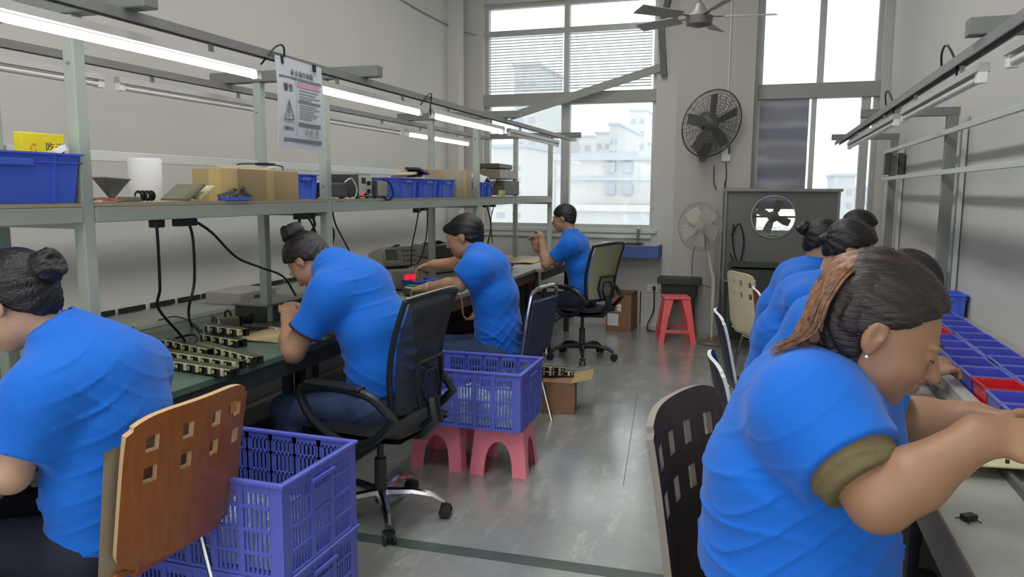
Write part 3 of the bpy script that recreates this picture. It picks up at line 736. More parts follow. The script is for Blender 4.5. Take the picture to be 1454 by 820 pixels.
tag(build(MB().tube(bez([(-2.15, 3.66, SZ+.09), (-2.145, 3.72, SZ+.11), (-2.135, 3.76, SZ+.06), (-2.14, 3.74, SZ+.004), (-2.17, 3.68, SZ+.006)], 6), .0035, 6), 'thin_lead', PALERAIL, smooth=True), 'thin pale lead looping in front of the dark power box', 'cable')
bl3 = ['first of the three blue bins beyond the instruments, nearest the camera', 'middle of the three blue bins on the upper shelf', 'third blue bin on the upper shelf, touching the big carton']
for k, yy in enumerate((4.37, 4.69, 5.01)):
    tote(.24, .27, .125, 'blue_bin', BLUEP, bl3[k], 'bin', (-2.24, yy, SZ+.001), group='three blue bins on the upper shelf')
t = thing('brown_board_heap', (-2.26, 4.72, SZ+.128), 'heap of brown and black boards across the blue bins', 'boards')
for k, (a, b_, c_, mm) in enumerate([((0, -.1, .03), 8, .34, CARDR), ((.02, .05, .05), -6, .30, COMPD), ((-.03, .16, .04), 14, .2, CARDR), ((.04, -.16, .03), 3, .2, CREAM)]):
    build(MB().box(a, (.10, c_, .014), Matrix.Rotation(R(b_), 3, 'X') @ Matrix.Rotation(R(12), 3, 'Z')), 'board', mm, t)
cardbox('tall_carton', (-2.26, 5.36, SZ+.055), (.26, .30, .145), 0, 'pale brown carton on top of a flat carton by the third rack frame', CARDL)
cardbox('flat_carton', (-2.26, 5.36, SZ), (.27, .34, .054), 0, 'flat pale carton under the taller one by the third rack frame', CARDL)
for k, yy in enumerate((5.74, 5.90)):
    tote(.2, .13, .115, 'blue_bin', BLUEP, ['small blue bin just past the third rack frame', 'small blue bin next to the first one past the third rack frame'][k], 'bin', (-2.22, yy, SZ+.001), group='two small blue bins past the third rack frame')
tag(build(MB().grid(lambda u, v: (-2.32+.2*u, 5.72+.3*v, SZ+.13+.03*math.sin(u*4+v*6)*math.cos(v*5)+.03*math.sin(v*3.1)), 10, 10, th=.01), 'plastic_bag', mat('cloudy_plastic', srgb(222, 222, 226), .4), smooth=True), 'crumpled cloudy plastic bag over the small far blue bins', 'bag')
instrument('dark_meter', (-2.24, 6.52, SZ+.001), (.2, .44, .14), 0, 'dark meter box on the far upper shelf, under other boxes', mat('olive_dark_case', srgb(88, 84, 66), .6, var=.15), DARKDEV)
instrument('brown_case', (-2.24, 6.44, SZ+.142), (.2, .52, .09), 0, 'brown case in the middle of the far stack on the upper shelf', mat('brown_case_paint', srgb(124, 108, 92), .6), GREYDEV)
instrument('black_case', (-2.26, 6.42, SZ+.233), (.19, .46, .05), R(3), 'flat black case on top of the far stack of boxes', DARKDEV, BLACK)
tag(build(MB().span((-.015, -.04, 0), (.02, .04, .055)), 'yellow_note_box', mat('pale_yellow', srgb(216, 218, 150), .6), loc=None), 'small pale yellow box before the far dark meter', 'box'); bpy.data.objects['yellow_note_box'].location = (-2.13, 6.22, SZ+.001)
# sockets and leads under the shelf
sock = [(222, 305), (262, 307), (432, 303), (592, 292), (602, 292), (690, 290), (700, 289)]
lab = ['black plug hanging under the upper shelf, nearest one', 'black twin adapter under the upper shelf with two leads', 'black adapter under the shelf above the bent woman', 'black plug under the upper shelf above the oscilloscope', 'second black plug above the oscilloscope', 'small black plug under the far upper shelf', 'last small black plug under the far upper shelf']
for (x, y), lb, sz in zip(sock, lab, ((.022, .03), (.05, .03), (.07, .03), (.025, .03), (.04, .02), (.03, .02), (.03, .02))):
    p = ax(x, y, -2.16)
    t = thing('power_plug', (-2.16, p.y, SZ-.067), lb, 'plug', 'plugs under the upper shelf')
    build(MB().span((-.02, -sz[0], -sz[1]), (.02, sz[0], 0)), 'body', BLACK, t, bevel=.004)
def cable(name, pts, r, lab, m=CABLE, grp=None):
    return tag(build(MB().tube(bez(pts, 8), r, 7), name, m, smooth=True), lab, 'cable', grp)
def A(x, y, X): return ax(x, y, X)
cable('hanging_cable', [A(222, 312, -2.16), A(225, 360, -2.17), A(227, 410, -2.2), A(226, 440, -2.3), Vector((-2.42, 2.72, .815)), Vector((-2.55, 2.68, .81)), Vector((-2.5, 2.85, .83)), Vector((-2.38, 2.72, .82)), Vector((-2.5, 2.6, .81))], .006, 'black cable hanging from the nearest plug to a coil on the green bench')
cable('hanging_cable', [A(266, 311, -2.16), A(274, 340, -2.17), A(276, 400, -2.2), A(268, 440, -2.26), az(272, 462, .81), az(285, 470, .81)], .006, 'black cable hanging from the twin adapter down to the green bench')
cable('hanging_cable', [A(268, 309, -2.16), A(300, 330, -2.18), A(335, 365, -2.22), A(370, 380, -2.26), A(402, 393, -2.3), A(420, 420, -2.4)], .006, 'black cable swinging from the twin adapter towards the bent woman')
cable('hanging_cable', [A(146, 303, -2.17), A(155, 312, -2.17), A(168, 312, -2.17), A(178, 303, -2.17)], .005, 'short brown lead loop under the shelf at the first post')
cable('hanging_cable', [A(424, 305, -2.17), A(428, 325, -2.2), A(440, 330, -2.25), A(447, 318, -2.22), A(440, 302, -2.17)], .007, 'tangled black lead under the shelf above the bun of the bent woman')
cable('hanging_cable', [A(434, 303, -2.17), A(444, 320, -2.2), A(455, 345, -2.25), A(470, 350, -2.3), A(474, 330, -2.25), A(468, 318, -2.2)], .006, 'black lead crossing behind the second front post')
cable('hanging_cable', [A(472, 300, -2.17), A(477, 320, -2.2), A(490, 345, -2.25), A(500, 365, -2.3), A(510, 390, -2.35)], .005, 'thin black lead right of the second front post')
cable('hanging_cable', [A(595, 297, -2.16), A(590, 325, -2.18), A(585, 350, -2.2), A(584, 380, -2.3)], .005, 'black lead dropping to the oscilloscope')
cable('hanging_cable', [A(607, 297, -2.16), A(606, 330, -2.18), A(600, 360, -2.2), A(592, 375, -2.3)], .005, 'second black lead beside the oscilloscope')
cable('hanging_cable', [A(692, 294, -2.16), A(697, 320, -2.18), A(693, 345, -2.2), A(694, 355, -2.3)], .006, 'black lead behind the head of the second man')
cable('hanging_cable', [A(701, 293, -2.16), A(697, 315, -2.18), A(699, 345, -2.3)], .005, 'thin lead in front of the far window')
cable('bench_cable', [az(225, 455, .81), az(250, 450, .815), az(275, 460, .81), az(290, 480, .81)], .004, 'thin black cable lying on the green bench')
# ================================================================== ON THE LEFT BENCHES
rs = random.Random(11)
def module(pa, pb, lab, z=BZ):
    """circuit module: board on top, components below, between two points on the bench"""
    c = (pa+pb)/2; L = (pb-pa).length/2; ang = math.atan2((pb-pa).y, (pb-pa).x)
    t = thing('circuit_module', (c.x, c.y, z), lab, 'circuit board', 'circuit modules heaped on the green bench', ang)
    build(MB().span((-L, -.028, .034), (L, .018, .037)), 'board', PCBG, t)
    build(MB().span((-L, -.030, .0335), (L, -.028, .0375)), 'board_edge', CREAM, t)
    b = MB(); d = MB(); n = max(6, int(L*2/.021))
    for i in range(n):
        x = -L+.014+i*(2*L-.028)/(n-1)
        if i % 3 == 1: b.span((x-.008, -.034, .010), (x+.006, -.012, .034))
        elif i % 3 == 0: d.lathe((x, -.026, .003), [(.008, 0), (.009, .003), (.009, .03)], 10)
        else: d.span((x-.008, -.034, .0), (x+.006, .0, .034)); b.span((x-.004, -.0355, .016), (x+.003, -.034, .028))
        d.span((x-.011, .004, 0.002), (x+.009, .024, .034))
    build(b, 'cream_component', CREAM, t)['kind'] = 'stuff'; build(d, 'dark_component', COMPD, t)['kind'] = 'stuff'
    return t
mods = [((231, 521), (335, 537), 'front module of the heap on the green bench, nearest the edge'), ((226, 507), (345, 526), 'second module from the bench edge in the heap'), ((240, 492), (303, 507), 'short left module behind the second one in the heap'), ((288, 497), (368, 519), 'right module of the heap, slanting towards the bench edge'), ((292, 484), (346, 494), 'rearmost module of the heap below the finned device')]
for (a, b_, lb) in mods:
    module(az(*a, BZ), az(*b_, BZ), lb)
module(az(292, 484, BZ)+Vector((.0, .03, 0)), az(344, 492, BZ)+Vector((-.0, .03, 0)), 'module lying on the rearmost module under the finned device', BZ+.038)
# finned device with coil guard
p = az(315, 472, BZ)
t = thing('finned_device', (p.x, p.y+.03, BZ), 'grey finned device with a round wire guard on the green bench', 'device', None, R(-35))
build(MB().span((-.09, -.04, .0), (.07, .05, .075)), 'body', mat('device_olive', srgb(112, 116, 92), .5, .3), t, bevel=.006)
b = MB()
for k in range(8): b.span((-.085+k*.012, -.046, .008), (-.082+k*.012, -.04, .068))
build(b, 'fin', STEEL, t)
b = MB()
for r_ in (.012, .02, .028, .035): b.tube([(.03+r_*math.cos(q*PI/8), -.045, .042+r_*math.sin(q*PI/8)) for q in range(16)], .0018, 4, closed=True)
build(b, 'coil_guard', STEEL, t)
build(MB().lathe((-.12, .0, .035), [(.03, 0), (.032, .005), (.032, .03), (.026, .04)], 16, (1, 0, 0)), 'motor_end', WHITEP, t, smooth=True)
build(MB().tube(bez([(.0, 0, .075), (.01, .0, .1), (.03, .01, .105), (.04, .02, .08)], 4), .006, 5), 'lead', CABLE, t)
for (x, y, lb) in ((337, 466, 'black clip switch left of the kraft sheet on the green bench'), (352, 462, 'black clip switch leaning behind the first one')):
    p = az(x, y, BZ); t = thing('clip_switch', (p.x, p.y, BZ), lb, 'switch', None, R(20))
    build(MB().box((0, 0, .025), (.05, .03, .045), Matrix.Rotation(R(20), 3, 'Y')).box((.02, .01, .05), (.03, .014, .03), Matrix.Rotation(R(-20), 3, 'Y')), 'body', BLACK, t, bevel=.003)
p = az(370, 468, BZ); t = thing('flat_connector', (p.x-.03, p.y, BZ), 'flat grey connector block on the green bench', 'connector', None, R(10))
build(MB().span((-.07, -.03, 0), (.07, .03, .02)), 'body', DARKDEV, t, bevel=.003); build(MB().tube(bez([(.07, 0, .012), (.12, -.02, .012), (.14, -.06, .008)], 4), .004, 5), 'lead', PAPER, t)
t = thing('grey_case', (-3.12, 4.02, BZ), 'closed light grey case standing on the wall table', 'case')
build(MB().span((-.13, -.18, 0), (.13, .18, .075)), 'body', mat('case_grey', srgb(150, 146, 136), .5), t, bevel=.005); build(MB().span((.13, -.05, .02), (.132, .01, .05)), 'label_plate', DARKDEV, t)
t = thing('dark_crate', (-2.58, 3.58, BZ), 'dark instrument case in front of the face of the bent woman', 'case')
build(MB().span((-.10, -.19, 0), (.10, .19, .085)), 'body', mat('dark_case_face', srgb(58, 62, 56), .6, var=.3, vscale=20), t, bevel=.003); build(MB().span((-.11, -.2, .085), (.11, .2, .095)), 'lid', mat('case_lid', srgb(132, 138, 124), .5), t, bevel=.003)
t = thing('kraft_sheet', (-2.17, 3.12, BZ), 'pale brown card sheet lying on the green bench', 'sheet', None, R(6))
build(MB().grid(lambda u, v: (-.17+.34*u, -.19+.36*v, .004+.003*math.sin(u*5+v*3)), 8, 8, th=.002), 'card', PAPERB, t)
p = az(178, 474, BZ); t = thing('silver_box', (p.x-.02, p.y, BZ), 'small chrome box behind the shoulder of the nearest woman', 'box', None, R(10))
build(MB().span((-.045, -.035, 0), (.045, .035, .035)), 'body', mat('crinkled_foil', srgb(190, 194, 196), .2, .9, bump=.4, bscale=30), t, bevel=.006)

# instruments by the second man
SC = az(560, 398, BZ); MT = az(573, 410, BZ); TS = az(600, 420, BZ); RC = az(622, 386, BZ)
t = thing('oscilloscope', (SC.x, SC.y, BZ+.085), 'beige oscilloscope with screen and knobs, propped up on a black box', 'oscilloscope', None, R(-38))
tilt = bpy.data.objects.new('body', None)
b = MB(); RT = Matrix.Rotation(R(-14), 3, 'Y')
def tb(mb, c, d, m=None): return mb.box(RT @ Vector(c), d, RT, m)
tilt = None
build(tb(MB(), (0, 0, .085), (.26, .30, .15)), 'case', GREYDEV, t, bevel=.008)
build(tb(MB(), (.133, 0, .085), (.008, .292, .142)), 'front_panel', mat('scope_face', srgb(150, 146, 130), .5), t)
build(tb(MB(), (.139, -.075, .092), (.004, .10, .085)), 'screen', mat('scope_screen', srgb(84, 86, 72), .2), t)
build(tb(tb(tb(MB(), (.139, -.075, .140), (.008, .115, .008)), (.139, -.075, .044), (.008, .115, .008)), (.139, -.13, .092), (.008, .008, .1)), 'bezel', DEVPANEL, t)
b = MB()
for i in range(4):
    for j in range(3): b.lathe(RT @ Vector((.138, .03+i*.03, .045+j*.04)), [(.008, 0), (.007, .012)], 10, RT @ Vector((1, 0, 0)))
build(b, 'knob', mat('knob_grey', srgb(96, 94, 84), .5), t)
build(tb(MB(), (.02, 0, .172), (.2, .03, .012)), 'handle', BLACK, t)
instrument('black_base_box', (SC.x, SC.y, BZ), (.24, .28, .083), R(-38), 'black box under the oscilloscope', DARKDEV, BLACK)
def leds(t, x, y, z):
    for i in range(2):
        for j in range(2):
            build(MB().span((x, -.030+j*.046, .030+i*.045), (x+.002, .010+j*.046, .066+i*.045)), 'red_digit_display', LEDR, t)
instrument('digital_power_meter', (MT.x, MT.y, BZ), (.18, .24, .135), R(-42), 'beige meter with four glowing red number displays', GREYDEV, GREYDEV, details=leds)
instrument('low_grey_tester', (TS.x, TS.y, BZ), (.16, .22, .055), R(-30), 'low grey tester with a pale top right of the red display meter', DARKDEV, DARKDEV)
t = thing('green_strip_board', (TS.x, TS.y, BZ+.056), 'narrow pale board with a green block on the low grey tester', 'board', None, R(-30))
build(MB().span((-.07, -.10, 0), (.07, .09, .006)), 'board', PAPER, t); build(MB().span((-.05, -.09, .006), (.02, -.05, .018)), 'green_block', GREENCLIP, t)
instrument('grey_recorder', (RC.x, RC.y, BZ+.13), (.26, .34, .115), R(-20), 'grey box on top of another behind the arm of the second man', mat('grey_case_paint', srgb(128, 126, 120), .5), DARKDEV)
instrument('beige_meter', (RC.x, RC.y, BZ), (.27, .34, .128), R(-20), 'beige meter under the grey box behind the arm of the second man', GREYDEV, GREYDEV)
tag(build(MB().grid(lambda u, v: (RC.x-.08+.1*u, RC.y-.15+.34*v, BZ+.255+.02*math.sin(v*5)*u), 4, 8, th=.008), 'black_rag', BLACK), 'black flat part on top of the grey box behind the second man', 'part')
tote(.24, .20, .075, 'blue_tray', BLUEP, 'shallow blue tray under the stretched arm of the second man', 'tray', (-2.35, 4.93, BZ), R(-15), tabs=False)
tag(build(MB().box((-2.28, 4.80, BZ+.03), (.12, .12, .035), Matrix.Rotation(R(-15), 3, 'Z')), 'black_block', BLACK, bevel=.004), 'black block in front of the shallow blue tray', 'block')
t = thing('paper_stack', (-2.12, 5.02, BZ), 'white papers on the bench beside the second man', 'paper', None, R(-25))
for k in range(3): build(MB().box((k*.01, k*.012, .003+k*.004), (.16, .22, .002), Matrix.Rotation(R(k*7), 3, 'Z')), 'sheet', PAPER, t)
for k, (lb, mm, dz) in enumerate((('orange', mat('orange_wire', srgb(200, 140, 110), .5), 0), ('pale', mat('pale_wire', srgb(200, 190, 160), .5), .02), ('red', mat('red_wire', srgb(150, 70, 60), .5), .04))):
    cable('thin_wire', [Vector((-2.0, 4.75, BZ+.003)), Vector((-1.905, 4.72, BZ-.01)), Vector((-1.90, 4.74+dz, BZ-.13-dz)), Vector((-1.90, 4.92, BZ-.19+dz)), Vector((-1.905, 5.02, BZ-.08)), Vector((-2.0, 5.05, BZ+.003))], .003, lb+' wire looping over the front of the second bench', mm)
# far bench clutter
t = thing('book_pile', (-2.56, 6.55, BZ), 'pile of manuals behind the head of the second man', 'books')
for k in range(4): build(MB().box((0, 0, .018+k*.035), (.24, .32, .03), Matrix.Rotation(R(-8+k*6), 3, 'Z')), 'manual', [CARDL, DARKDEV, CARD, CREAM][k], t, bevel=.003)
t = thing('blue_test_jig', (-2.12, 6.25, BZ), 'blue frame with a white panel leaning on the bench before the farthest man', 'jig', None, R(-30))
build(MB().box((0, 0, .06), (.10, .16, .012), Matrix.Rotation(R(55), 3, 'Y')), 'frame', mat('jig_blue', srgb(50, 92, 170), .4), t)
build(MB().box((.006, 0, .066), (.075, .12, .012), Matrix.Rotation(R(55), 3, 'Y')), 'white_panel', PAPER, t); build(MB().span((-.04, -.07, 0), (.03, .07, .014)), 'base', BLACK, t)
t = thing('tool_heap', (-2.22, 6.62, BZ), 'heap of small black tools on the far bench', 'tools')
for k in range(6): build(MB().box((rs.uniform(-.12, .12), rs.uniform(-.12, .1), .02+.012*k), (.16, .035, .02), Matrix.Rotation(rs.uniform(-1, 1), 3, 'Z')), 'tool', [BLACK, DARKDEV, BLACK, STEEL, BROWNM, BLACK][k], t)
tag(build(MB().grid(lambda u, v: (-2.6+.5*u, 7.0+.5*v, BZ+.012+.008*math.sin(u*9+v*5)), 10, 10, th=.006), 'crumpled_sheet', PAPERB), 'pale crumpled sheet spread on the far bench', 'sheet')

# ================================================================== CRATES, STOOLS, CARTONS
def crate(loc, lab, rz=0, w=.60, d=.44, h=.31, m=BLUEC):
    t = thing('plastic_crate', loc, lab, 'crate', 'slatted blue plastic crates', rz)
    W, D = w/2, d/2
    build(MB().span((-W+.01, -D+.01, 0), (W-.01, D-.01, .012)), 'base_plate', m, t)
    r = MB()   # rolled rim
    for (a, b_) in (((-W-.008, -D-.008, h-.014), (W+.008, -D+.012, h)), ((-W-.008, D-.012, h-.014), (W+.008, D+.008, h)), ((-W-.008, -D+.012, h-.014), (-W+.012, D-.012, h)), ((W-.012, -D+.012, h-.014), (W+.008, D-.012, h))): r.span(a, b_)
    build(r, 'rim', m, t, bevel=.004)
    for sx in (-1, 1):
        for sy in (-1, 1):
            c = MB().span((sx*(W-.045), sy*(D-.008), 0.0), (sx*W, sy*D, h-.014)); c.span((sx*(W-.008), sy*(D-.045), 0.0), (sx*W, sy*(D-.008), h-.014))
            build(c, 'corner_post', m, t, bevel=.002)
    def wall(L, isx, s):
        b = MB(); P0 = (W if not isx else D)*s
        def put(u0, u1, z0, z1, th0, th1):
            lo, hi = sorted((P0-s*th0, P0-s*th1))
            if isx: b.span((u0, lo, z0), (u1, hi, z1))
            else: b.span((lo, u0, z0), (hi, u1, z1))
        rows = [0.0, .075, .15, .225, h-.014]
        for z in (0, .072, .147, .222): put(-L+.045, L-.045, z, z+.010, -.003, .006)
        put(-L+.045, L-.045, h-.038, h-.014, 0, .006)
        nr = 4 if isx else 2
        n = int((2*L-.09)/.0165)
        for i in range(n+1):
            u = -L+.045+(2*L-.09)*i/n
            put(u-.0035, u+.0035, 0, h-.03, .001, .006)
        for q in range(1, nr+1):
            u = -L+.045+(2*L-.09)*q/(nr+1); put(u-.009, u+.009, 0, h-.014, -.004, .006)
        if not isx:
            put(-.07, .07, .165, .222, 0, .006)
            put(-.065, .065, h-.052, h-.040, -.014, .004)
        return b
    for isx, L in ((True, W), (False, D)):
        for s in (-1, 1): build(wall(L, isx, s), 'slatted_wall', m, t)
    return t
def bag(loc, w, d, h, lab, seed):
    q = random.Random(seed); ph = [q.uniform(0, 6) for _ in range(6)]
    def fn(u, v):
        x = -w/2+w*u; y = -d/2+d*v; e = min(u, 1-u, v, 1-v)*6; e = min(1, e)
        return (x, y, h*e*(.75+.14*math.sin(u*17+ph[0]+2*math.sin(v*9+ph[1]))+.14*math.sin(v*23+ph[2]+2*math.sin(u*11))))
    t = tag(build(MB().grid(fn, 34, 26), 'parts_bags', mat('crinkly_clear_bags', srgb(140, 158, 180), .25, bump=.6, bscale=40, var=.35, vscale=26), loc=None), lab, 'bags', kind='stuff')
    t.location = loc; return t
C1 = (-1.635, 2.085)
crate((C1[0], C1[1], 0.0), 'bottom crate of the pair between the orange plywood chair and the office chair')
crate((C1[0], C1[1], .312), 'upper crate of the pair between the orange plywood chair and the office chair')
bag((C1[0], C1[1], .33), .55, .40, .12, 'clear bags of parts in the upper crate by the plywood chair', 3)
bag((C1[0], C1[1], .02), .55, .40, .2, 'clear bags of parts in the bottom crate by the plywood chair', 4)
C2 = (-1.435, 3.82)
crate((C2[0], C2[1], .265), 'blue crate standing on two low pink stools', R(1.5))
bag((C2[0], C2[1], .285), .55, .40, .14, 'clear bags of parts in the crate on the pink stools', 5)
def low_stool(loc, lab, rz=0):
    t = thing('low_stool', loc, lab, 'stool', 'two low pink stools under the crate', rz)
    build(MB().add([(sx*.12, sy*.11, .26) for sx, sy in ((-1, -1), (1, -1), (1, 1), (-1, 1))]+[(sx*.132, sy*.122, .245) for sx, sy in ((-1, -1), (1, -1), (1, 1), (-1, 1))], [(0, 1, 2, 3), (0, 4, 5, 1), (1, 5, 6, 2), (2, 6, 7, 3), (3, 7, 4, 0), (7, 6, 5, 4)]), 'seat', PINK, t, bevel=.004)
    # four side panels with arches, cut as leg pairs
    def pt(side, u, z):
        s = 1+(.245-z)*.75; a = .132*s; b_ = .122*s
        if side == 0: return (u*a, -b_, z)
        if side == 1: return (a, u*b_, z)
        if side == 2: return (-u*a, b_, z)
        return (-a, -u*b_, z)
    for side in range(4):
        g_ = MB(); N = 14
        arch = [(math.cos(PI-PI*k/N), math.sin(PI-PI*k/N)) for k in range(N+1)]
        vs = []; fs = []
        for k, (cx_, sz_) in enumerate(arch):
            ui = .52*cx_; zi = .0+.185*(sz_**.6)
            uo = cx_*1.0 if k not in (0, N) else cx_
            uo = -1+2*k/N
            vs.append(pt(side, ui, zi)); vs.append(pt(side, uo, .245))
        for k in range(N): fs.append((2*k, 2*k+2, 2*k+3, 2*k+1))
        o_ = len(vs)
        vs += [pt(side, -1, 0), pt(side, -1, .245), pt(side, 1, 0), pt(side, 1, .245)]
        fs.append((o_, 0, 1, o_+1)); fs.append((2*N, o_+2, o_+3, 2*N+1))
        c_ = Vector((0, 0, .1)); n0 = len(vs)
        vs2 = [tuple(Vector(v)*1 - (Vector((v[0], v[1], 0)).normalized()*.006)) for v in vs]
        fs2 = [tuple(n0+i for i in reversed(f)) for f in fs]
        build(MB().add(vs+vs2, fs+fs2), 'leg_panel', PINK, t)
    return t
low_stool((-1.28, 3.80, 0), 'low pink plastic stool under the right half of the blue crate', R(4))
low_stool((-1.62, 3.80, 0), 'low pink plastic stool under the left half of the blue crate', R(-3))
def tall_stool(loc, lab, rz=0, h=.455):
    t = thing('tall_stool', loc, lab, 'stool', None, rz)
    a = .135
    build(MB().span((-a, -a, h-.022), (a, a, h)), 'seat', REDSTOOL, t, bevel=.012)
    for k in range(4):
        sx, sy = ((-1, -1), (1, -1), (1, 1), (-1, 1))[k]
        g_ = MB(); s0, s1 = .125, .185
        def Lq(s, ww, z):   # L-section corner
            x, y = sx*s, sy*s
            return [(x, y, z), (x-sx*ww, y, z), (x-sx*ww, y-sy*.014, z), (x-sx*.014, y-sy*.014, z), (x-sx*.014, y-sy*ww, z), (x, y-sy*ww, z)]
        vs = Lq(s1, .052, 0)+Lq((s0+s1)/2, .062, h/2)+Lq(s0, .085, h-.022)
        fs = [tuple(range(5, -1, -1)), tuple(12+i for i in range(6))]
        for r_ in (0, 6):
            for i in range(6): fs.append((r_+i, r_+(i+1) % 6, r_+6+(i+1) % 6, r_+6+i))
        build(g_.add(vs, fs), 'leg', REDSTOOL, t)
    st = MB(); s = .172
    for z, s in ((.10, .171),):
        st.span((-s, -s, z), (s, -s+.012, z+.03)); st.span((-s, s-.012, z), (s, s, z+.03)); st.span((-s, -s, z), (-s+.012, s, z+.03)); st.span((s-.012, -s, z), (s, s, z+.03))
    build(st, 'stretcher', REDSTOOL, t)
    return t
tall_stool((-.795, 7.80, 0), 'tall coral-red plastic stool standing near the pillar', R(14))
# carton with boards right of the crate
t = thing('open_carton', (-1.33, 5.0, 0), 'brown carton on the aisle floor beyond the crate, with a board pile on it', 'box', None, R(10))
build(MB().span((-.2, -.14, 0), (.16, .14, .22)), 'carton', CARDR, t, bevel=.003)
build(MB().box((.20, .0, .235), (.16, .30, .004), Matrix.Rotation(R(-14), 3, 'Y')), 'flap', CARD, t)
for k, (dx, dy, dz) in enumerate(((-.08, -.03, 0), (.04, .02, 0), (-.02, 0, .03))):
    m_ = module(Vector((-1.33+dx-.1, 5.0+dy, .24)), Vector((-1.33+dx+.1, 5.03+dy, .24)), ['left', 'right', 'topmost'][k]+' circuit board of the pile on the aisle carton', .228+dz); m_['group'] = 'boards on the aisle carton'
# far carton, dark stand, sink shelf, outlet
t = thing('carton', (-1.42, 8.22, 0), 'brown carton with two white labels on the floor under the left window', 'box', None, R(-4))
build(MB().span((-.14, -.14, 0), (.14, .14, .42)), 'carton', CARDR, t, bevel=.004)
build(MB().span((-.08, -.1415, .22), (.03, -.14, .30)).span((-.12, -.1415, .06), (.0, -.14, .19)), 'label_sheet', PAPER, t)
build(MB().span((-.14, -.142, .40), (.14, .142, .423)), 'tape', mat('brown_tape', srgb(120, 84, 60), .4), t)
t = thing('wall_shelf', (-1.33, 8.29, .80), 'blue wall shelf under the left window', 'shelf')
build(MB().span((-.36, -.15, 0), (.30, .18, .02)).span((-.36, -.15, .02), (.30, -.13, .13)).span((.28, -.13, .02), (.30, .18, .13)), 'tray', mat('shelf_blue', srgb(72, 96, 158), .5), t, bevel=.003)
build(MB().span((-.34, -.05, .13), (-.1, .14, .15)), 'board', PAPER, t); build(MB().span((-.08, -.05, .13), (.1, .14, .145)), 'keyboard', BLACK, t); build(MB().tube([(.05, .02, .14), (.05, .02, .30), (.05, .15, .30)], .012, 8), 'tap', STEEL, t)
t = thing('dark_stand', (-.80, 8.40-.19, 0), 'dark green metal stand with a thick lid, against the pillar', 'stand')
t.location = (-.80, 8.14, .28)
build(MB().span((-.22, -.10, .26), (.22, .12, .33)), 'lid', DKGREEN, t, bevel=.004)
build(MB().span((-.18, -.08, .12), (.18, .10, .26)), 'body', mat('stand_dark', srgb(44, 48, 44), .6), t, bevel=.004)
build(MB().span((-.16, -.06, -.28), (-.13, .08, .12)).span((.13, -.06, -.28), (.16, .08, .12)), 'leg', DKGREEN, t)
t = thing('wall_outlet', (-1.12, YF-.001, .44), 'white double outlet on the wall with a black plug', 'outlet')
build(MB().span((-.06, -.012, -.045), (.06, 0, .045)), 'plate', WHITEP, t, bevel=.003); build(MB().span((.0, -.045, -.02), (.035, -.012, .025)), 'plug', BLACK, t, bevel=.003)
cable('outlet_cable', [Vector((-1.10, YF-.04, .42)), Vector((-1.10, YF-.05, .2)), Vector((-1.16, YF-.08, .03)), Vector((-1.1, YF-.3, .012)), Vector((-.95, YF-.28, .01))], .007, 'black cable falling from the wall outlet to the floor')
build(MB().tube([(-1.25, YF-.02, .4), (-1.25, YF-.02, .36), (-1.25, YF-.02, .02)], .006, 6), 'cable_drop', CABLE); tag(bpy.data.objects['cable_drop'], 'thin black cable clipped straight down the wall by the carton', 'cable')

# ================================================================== FANS
def cage(t, ctr, axd, Rr, depth, m, rings=9, spokes=26, thick=.0022, n=40):
    axd = Vector(axd).normalized(); a = axd.orthogonal().normalized(); b = axd.cross(a); ctr = Vector(ctr)
    def pr(s): # radius fraction -> bulge
        return depth*math.sqrt(max(0, 1-s**2.2))
    for sgn, nm in ((1, 'front_guard'), (-1, 'rear_guard')):
        g_ = MB()
        for i in range(1, rings):
            s = i/rings; r = Rr*s
            g_.tube([ctr+axd*(sgn*pr(s))+(a*math.cos(q*2*PI/n)+b*math.sin(q*2*PI/n))*r for q in range(n)], thick*.8, 4, closed=True)
        for k in range(spokes):
            th = 2*PI*k/spokes; dr = a*math.cos(th)+b*math.sin(th)
            g_.tube([ctr+axd*(sgn*pr(s))+dr*(Rr*s) for s in (.12, .4, .65, .85, .96, 1.0)], thick*.7, 4)
        build(g_, nm, m, t)
    build(MB().tube([ctr+(a*math.cos(q*2*PI/n)+b*math.sin(q*2*PI/n))*Rr for q in range(n)], thick*2.6, 6, closed=True), 'guard_ring', m, t, smooth=True)
def blades(t, ctr, axd, R0, R1, n, wdt, m, tilt=25, ph=0, nm='blade'):
    axd = Vector(axd).normalized(); a = axd.orthogonal().normalized(); b = axd.cross(a); ctr = Vector(ctr)
    for k in range(n):
        th = 2*PI*k/n+ph; dr = a*math.cos(th)+b*math.sin(th); tg = axd.cross(dr)
        def fn(u, v):
            w_ = wdt*(.45+.55*math.sin(min(1, u*1.15+.12)*PI*.62))
            side = (v-.5)*w_
            tl = R(tilt)*(1-.4*u)
            p = ctr+dr*(R0+(R1-R0)*u)+tg*(side*math.cos(tl))+axd*(side*math.sin(tl))
            return tuple(p)
        build(MB().grid(fn, 6, 4, th=.003), nm, m, t, smooth=True)
